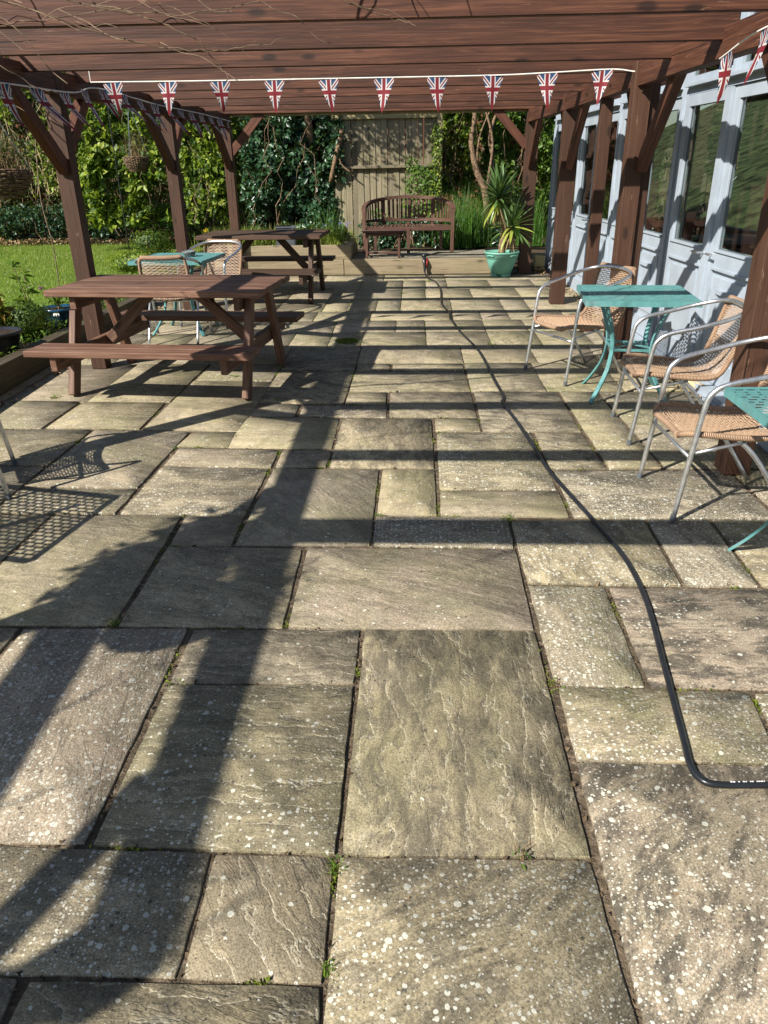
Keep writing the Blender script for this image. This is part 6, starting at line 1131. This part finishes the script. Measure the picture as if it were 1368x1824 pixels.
# long grass clumps
def clump(name, c, r, n, h, label, mat='sedge', w_=0.012, lean=0.55, seed=0, segs=4, cat='grass clump', group=None):
    B = empty(name, c, label=label, cat=cat, group=group); rg = np.random.default_rng(seed); P = np.stack([rg.normal(0, r * 0.5, n), rg.normal(0, r * 0.35, n), np.zeros(n)], 1); blades('blades', P, h, w_, M[mat], B, seed, lean, segs); return B
for i, (x, y, r, n, h, lb) in enumerate(((0.62, 12.75, 0.28, 420, 0.95, 'tall clump of arching grass just right of the bench'), (0.98, 12.95, 0.25, 300, 0.85, 'tall grass clump behind the yucca trunk'), (0.38, 13.05, 0.2, 240, 0.85, 'grass clump at the foot of the fence post'),
        (1.80, 12.9, 0.24, 320, 0.80, 'grass clump in the gap between the far post and the garden room'), (-1.42, 12.65, 0.18, 160, 0.7, 'dark grass clump at the left foot of the fence'))):
    clump('grass_clump', (x, y, 0.36), r, n, h, lb, seed=70 + i)
for i, (x, lb) in enumerate(((-2.75, 'strap leaved clump in the planter behind the third left post'), (-2.35, 'strap leaved clump in the planter left of the grey crate'), (-1.62, 'strap leaved clump in the planter right of the grey crate'), (-1.25, 'strap leaved clump at the right end of the planter'), (-1.98, 'strap leaved clump behind the grey crate'))):
    clump('bulb_leaves', (x, 11.62 + (0.3 if i == 4 else 0), 0.50), 0.26, 360, 0.34, lb, 'lawn', 0.016, 0.9, 80 + i, 4, 'bulb foliage')
clump('bulb_leaves', (-3.35, 13.4, 0.36), 0.4, 360, 0.36, 'strap leaved clump with a yellow flower left of the third post', 'lawn', 0.016, 0.8, 91, 4, 'bulb foliage')
P = np.repeat(np.array([[-3.55, 13.2, 0.62]]), 8, 0); tag(leaves('daffodil', P + RG.normal(0, 0.01, (8, 3)), 0.05, M['petal_yellow'], None, 3, aspect=0.8), 'single yellow daffodil flower left of the third post', 'flower')
for i, (x, z) in enumerate(((-1.28, 0.83), (-1.16, 0.81), (-1.40, 0.80), (-1.05, 0.80))):
    P = np.repeat(np.array([[x, 11.75, z]]), 14, 0) + RG.normal(0, 0.02, (14, 3)); tag(leaves('bluebell', P, 0.022, M['petal'], None, 5 + i, aspect=0.8), ('second bluebell from the left above the planter leaves', 'third bluebell from the left above the planter leaves', 'leftmost pale bluebell above the planter leaves', 'rightmost pale bluebell above the planter leaves')[i], 'flower', 'bluebells')
sheet('planter_soil', -3.05, -0.98, 11.15, 12.15, 0.50, M['soil'], 0, 10, 0.01)

# the leafless climber on the pergola
def wisteria():
    B = empty('bare_climber', (-2.7, 3.4, 0.06), label='leafless climber whose pale twisting twigs hang over the near joists at the top left', cat='climber'); o = Vector(B.location); rng = random.Random(8)
    main = [[(-2.82, 3.35, 0.06), (-2.80, 3.36, 0.9), (-2.84, 3.34, 1.6), (-2.75, 3.4, 2.30), (-2.2, 3.5, 2.36), (-1.4, 3.7, 2.37)],
            [(-2.80, 3.4, 2.1), (-2.84, 2.6, 2.32), (-2.88, 1.5, 2.34), (-2.90, 0.2, 2.35), (-2.86, -0.9, 2.34)],
            [(-2.75, 3.4, 2.1), (-2.74, 4.6, 2.34), (-2.66, 5.6, 2.36), (-2.7, 7.0, 2.33)]]
    for m in main: 
        sp = smooth_path(m, 6); MB().tube([p - o for p in sp], [0.020 - 0.010 * k / len(sp) for k in range(len(sp))], 7).build('stem', M['vine'], B, True)
    # arching twigs in front of the joists
    arcs = [[(-2.35, 3.3, 2.30), (-2.0, 3.35, 2.22), (-1.75, 3.4, 2.13), (-1.5, 3.45, 2.135), (-1.1, 3.5, 2.19), (-0.95, 3.5, 2.24)],
            [(-1.55, 3.3, 2.24), (-1.2, 3.35, 2.155), (-0.9, 3.4, 2.14), (-0.55, 3.4, 2.20), (-0.5, 3.4, 2.28)],
            [(-0.62, 3.3, 2.26), (-0.35, 3.4, 2.19), (-0.12, 3.5, 2.12), (-0.02, 3.5, 2.10)],
            [(-1.7, 3.35, 2.22), (-1.3, 3.5, 2.10), (-1.0, 3.6, 2.045), (-0.75, 3.65, 2.05), (-0.55, 3.7, 2.09)],
            [(-2.3, 4.2, 2.28), (-2.2, 4.2, 2.12), (-2.1, 4.2, 1.96), (-1.98, 4.15, 1.86)],
            [(-2.45, 4.0, 2.30), (-2.42, 4.05, 2.12), (-2.35, 4.1, 1.95), (-2.28, 4.1, 1.80), (-2.15, 4.1, 1.74)],
            [(-2.2, 3.9, 2.28), (-2.05, 3.95, 2.12), (-1.85, 4.0, 1.97), (-1.72, 4.0, 1.93)],
            [(-1.35, 3.6, 2.22), (-1.0, 3.6, 2.12), (-0.85, 3.65, 1.99), (-0.82, 3.65, 1.93)]]
    for a in arcs:
        sp = smooth_path(a, 7); sp = [p + Vector((rng.uniform(-0.008, 0.008), 0, rng.uniform(-0.008, 0.008))) for p in sp]; MB().tube([p - o for p in sp], [0.0036 - 0.0024 * k / len(sp) for k in range(len(sp))], 5).build('twig', M['vine'], B)
    mb = MB()
    for i in range(80):
        x = -2.7 + abs(rng.gauss(0, 0.9)); y = 3.45 + rng.gauss(0, 0.35); z = 2.24 + rng.gauss(0, 0.07); a = rng.uniform(-0.6, 0.6) + (math.pi if rng.random() < 0.3 else 0); P = []; r = rng.uniform(0.001, 0.0026); n = rng.randint(4, 8); dz = rng.uniform(-0.03, 0.04)
        for k in range(n):
            P.append(Vector((x, y, z)) - o); x += math.cos(a) * 0.085; y += math.sin(a) * 0.05; z += dz + rng.gauss(0, 0.018); dz -= 0.008; a += rng.gauss(0, 0.3); y = min(y, 3.86)
        mb.tube(smooth_path(P, 3), r, 3, False)
    for i in range(70):   # tangle along the left beam
        y = rng.uniform(-1.2, 5.6); x = -2.86 + rng.gauss(0, 0.07); z = 2.33 + rng.gauss(0, 0.05); P = []; a = rng.choice((math.pi / 2, -math.pi / 2)) + rng.gauss(0, 0.5)
        for k in range(7): P.append(Vector((x, y, z)) - o); x += math.cos(a) * 0.06; y += math.sin(a) * 0.12; z += rng.gauss(0, 0.02); a += rng.gauss(0, 0.35)
        mb.tube(P, rng.uniform(0.002, 0.006), 4, False)
    for i in range(46):    # long canes lying over the near joists, their shadows fall on the boards
        x = rng.uniform(-2.9, -0.2) - 0.3 * rng.random(); y = rng.uniform(2.0, 3.5); z = rng.uniform(2.38, 2.62); a = rng.uniform(-0.9, 1.4); P = []
        for k in range(9): P.append(Vector((x, y, z)) - o); x += math.cos(a) * 0.10; y += math.sin(a) * 0.10; z += rng.gauss(-0.006, 0.03); a += rng.gauss(0, 0.28); z = max(z, 2.355)
        mb.tube(smooth_path(P, 2), rng.uniform(0.002, 0.005), 4, False)
    tag(mb.build('twigs', M['vine'], B), kind='stuff')
wisteria()

# unseen leaf mass, added by the near left corner to darken the paving with its shadow
shadow_leaves = empty('shadow_foliage', (-3.3, -0.2, 0.25), label='unseen leaf mass added outside the picture to cast a shadow on the near left paving', cat='climber')
rg = np.random.default_rng(77); leaves('crown', np.concatenate([vol(rg, 300, (0.05, 0.9, 1.9), (0.22, 0.3, 0.2), 0, 0.3, 5), vol(rg, 1500, (0.36, 1.25, 1.78), (0.24, 0.40, 0.24), 0, 0.25, 6)]), 0.09, M['leaf_mid'], shadow_leaves, 77)
stems('stem', rg, 8, -0.05, 0.15, -0.4, 0.4, 0, 2.1, M['bark'], shadow_leaves, 0.012, None)

# ================================================================ SMALL DETAIL ON THE PAVING
weeds = [(-0.2, 1.29, 1.0, 'leafy green weed growing in the long joint near the bottom centre'), (-1.15, 2.335, 1.0, 'small green weed at a joint corner left of the big post shadow'), (0.455, 2.01, 1.1, 'straw coloured tuft at the right joint beside the rippled slab'), (0.27, 1.345, 1.25, 'dry grass tuft on the joint below the rippled slab'), (0.43, 3.235, 1.2, 'bright green tuft at the top of a joint in the middle distance'),
         (-0.52, 6.86, 1.1, 'green tuft beside the dark mossy patch'), (-1.13, 5.98, 1.5, 'grass tuft at the right rear foot of the nearer picnic table'), (-1.45, 5.74, 1.5, 'grass tuft in the joint under the nearer picnic table'), (-0.19, 1.04, 0.8, 'small weed low in the long joint near the bottom edge'), (-0.19, 3.27, 0.8, 'tiny moss tuft left of a square slab in the middle distance'),
         (-1.47, 4.18, 0.8, 'yellow green weed at a joint left of centre'), (0.14, 10.35, 1.6, 'weed growing where the hose meets the far sleeper'), (0.66, 6.75, 1.4, 'green weed in a joint right of the hose'), (-0.2, 9.45, 1.4, 'weed in a joint in the far middle of the paving'), (-2.66, 5.2, 1.6, 'grass tuft at the left front foot of the nearer picnic table'), (-1.0, 5.12, 1.2, 'small tuft at the right front foot of the nearer picnic table')]
for i, (x, y, s_, lb) in enumerate(weeds):
    s_ *= 0.62; W = empty('weed', (x, y, gz(y) - 0.012), label=lb, cat='weed', group='weeds in the paving joints'); rg = np.random.default_rng(200 + i); n = 26
    P = np.stack([rg.normal(0, 0.014 * s_, n), rg.normal(0, 0.014 * s_, n), np.zeros(n)], 1); blades('blades', P, 0.055 * s_, 0.005, M['lawn' if i not in (2, 3) else 'leaf_dead'], W, i, 1.3, 3)
    P = np.stack([rg.normal(0, 0.02 * s_, 24), rg.normal(0, 0.02 * s_, 24), rg.uniform(0.005, 0.028, 24)], 1); leaves('leaf_cluster', P, 0.020 * s_, M['leaf_mid'], W, i, aspect=0.35, face=(0, 0, 1), facew=0.5)
# moss, grit and leaf crumbs in the joints
rng = np.random.default_rng(5); JP = []; JM = []
for i, sd in enumerate(SLABS):
    P = [np.array(sd[2 * k:2 * k + 2]) for k in range(4)]; cy = sum(p[1] for p in P) / 4
    if cy > 9 or cy < 0.3: continue
    for k in (1, 2):
        a, b = P[k], P[(k + 1) % 4]; L = np.linalg.norm(b - a); q = int(L * (170 if cy < 2.6 else 50)); t = rng.uniform(0, 1, q)[:, None]; nn = np.array([-(b - a)[1], (b - a)[0]]) / L
        pts = a + (b - a) * t + nn * rng.normal(0, 0.0035, q)[:, None]; Z = GS * pts[:, 1] - 0.024 + rng.uniform(0, 0.020, q); JP.append(np.column_stack([pts, Z]))
        ms = rng.uniform(0, 1, 2); tt = (ms[0] + rng.normal(0, 0.06, 60))[:, None]; tt = tt[(tt[:, 0] > 0) & (tt[:, 0] < 1)]; pts = a + (b - a) * tt + nn * rng.normal(0, 0.006, len(tt))[:, None]
        if rng.uniform() < 0.6: JM.append(np.column_stack([pts, GS * pts[:, 1] - 0.008 + rng.uniform(0, 0.006, len(tt))]))
tag(leaves('joint_debris', np.concatenate(JP), 0.016, M['litter_dark'], None, 6, face=(0, 0, 1), facew=0.4, aspect=0.6), 'brown leaf crumbs and grit lying in the joints of the paving', 'debris', None, 'stuff')
tag(leaves('joint_moss', np.concatenate(JM), 0.010, M['moss'], None, 7, face=(0, 0, 1), facew=0.4), 'yellow green moss in the joints of the paving', 'moss', None, 'stuff')
n = 90; P = np.column_stack([rng.uniform(-2.8, 1.9, n), rng.uniform(1.0, 9, n), np.zeros(n)]); P[:, 2] = GS * P[:, 1] + 0.004; tag(leaves('fallen_crumbs', P, 0.012, M['leaf_dead'], None, 8, face=(0, 0, 1), facew=0.9), 'tiny bits of dry leaf scattered on the slabs', 'debris', None, 'stuff')
n = 500; P = np.column_stack([1.86 - 0.0 + rng.normal(0, 0.05, n), rng.uniform(4.6, 11.2, n), np.zeros(n)]); P[:, 0] += (11 - P[:, 1]) * 0.036 - 0.10; P[:, 2] = GS * P[:, 1] + 0.006 + rng.uniform(0, 0.015, n)
tag(leaves('wall_foot_litter', P, 0.035, M['leaf_dead'], None, 9, face=(0, 0, 1), facew=0.7), 'brown dead leaves gathered along the foot of the garden room', 'leaf litter', None, 'stuff')
n = 260; P = np.column_stack([rng.normal(-2.95, 0.05, n), rng.uniform(5.0, 9, n), np.zeros(n)]); P[:, 2] = GS * P[:, 1] + 0.005 + rng.uniform(0, 0.01, n); tag(leaves('sleeper_foot_litter', P, 0.03, M['leaf_dead'], None, 10, face=(0, 0, 1), facew=0.8), 'dead leaves along the foot of the left sleepers', 'leaf litter', None, 'stuff')
# dark mossy patch
n = 900; a = rng.uniform(0, 6.28, n); r_ = rng.uniform(0, 1, n) ** 0.5; P = np.column_stack([-0.66 + np.cos(a) * r_ * 0.105, 6.93 + np.sin(a) * r_ * 0.11, np.zeros(n)]); P[:, 2] = GS * P[:, 1] + 0.003
tag(leaves('moss_patch', P, 0.018, M['moss'], None, 12, face=(0, 0, 1), facew=0.85, aspect=0.8), 'dark olive patch of moss on a slab left of centre in the middle distance', 'moss', None, 'stuff')
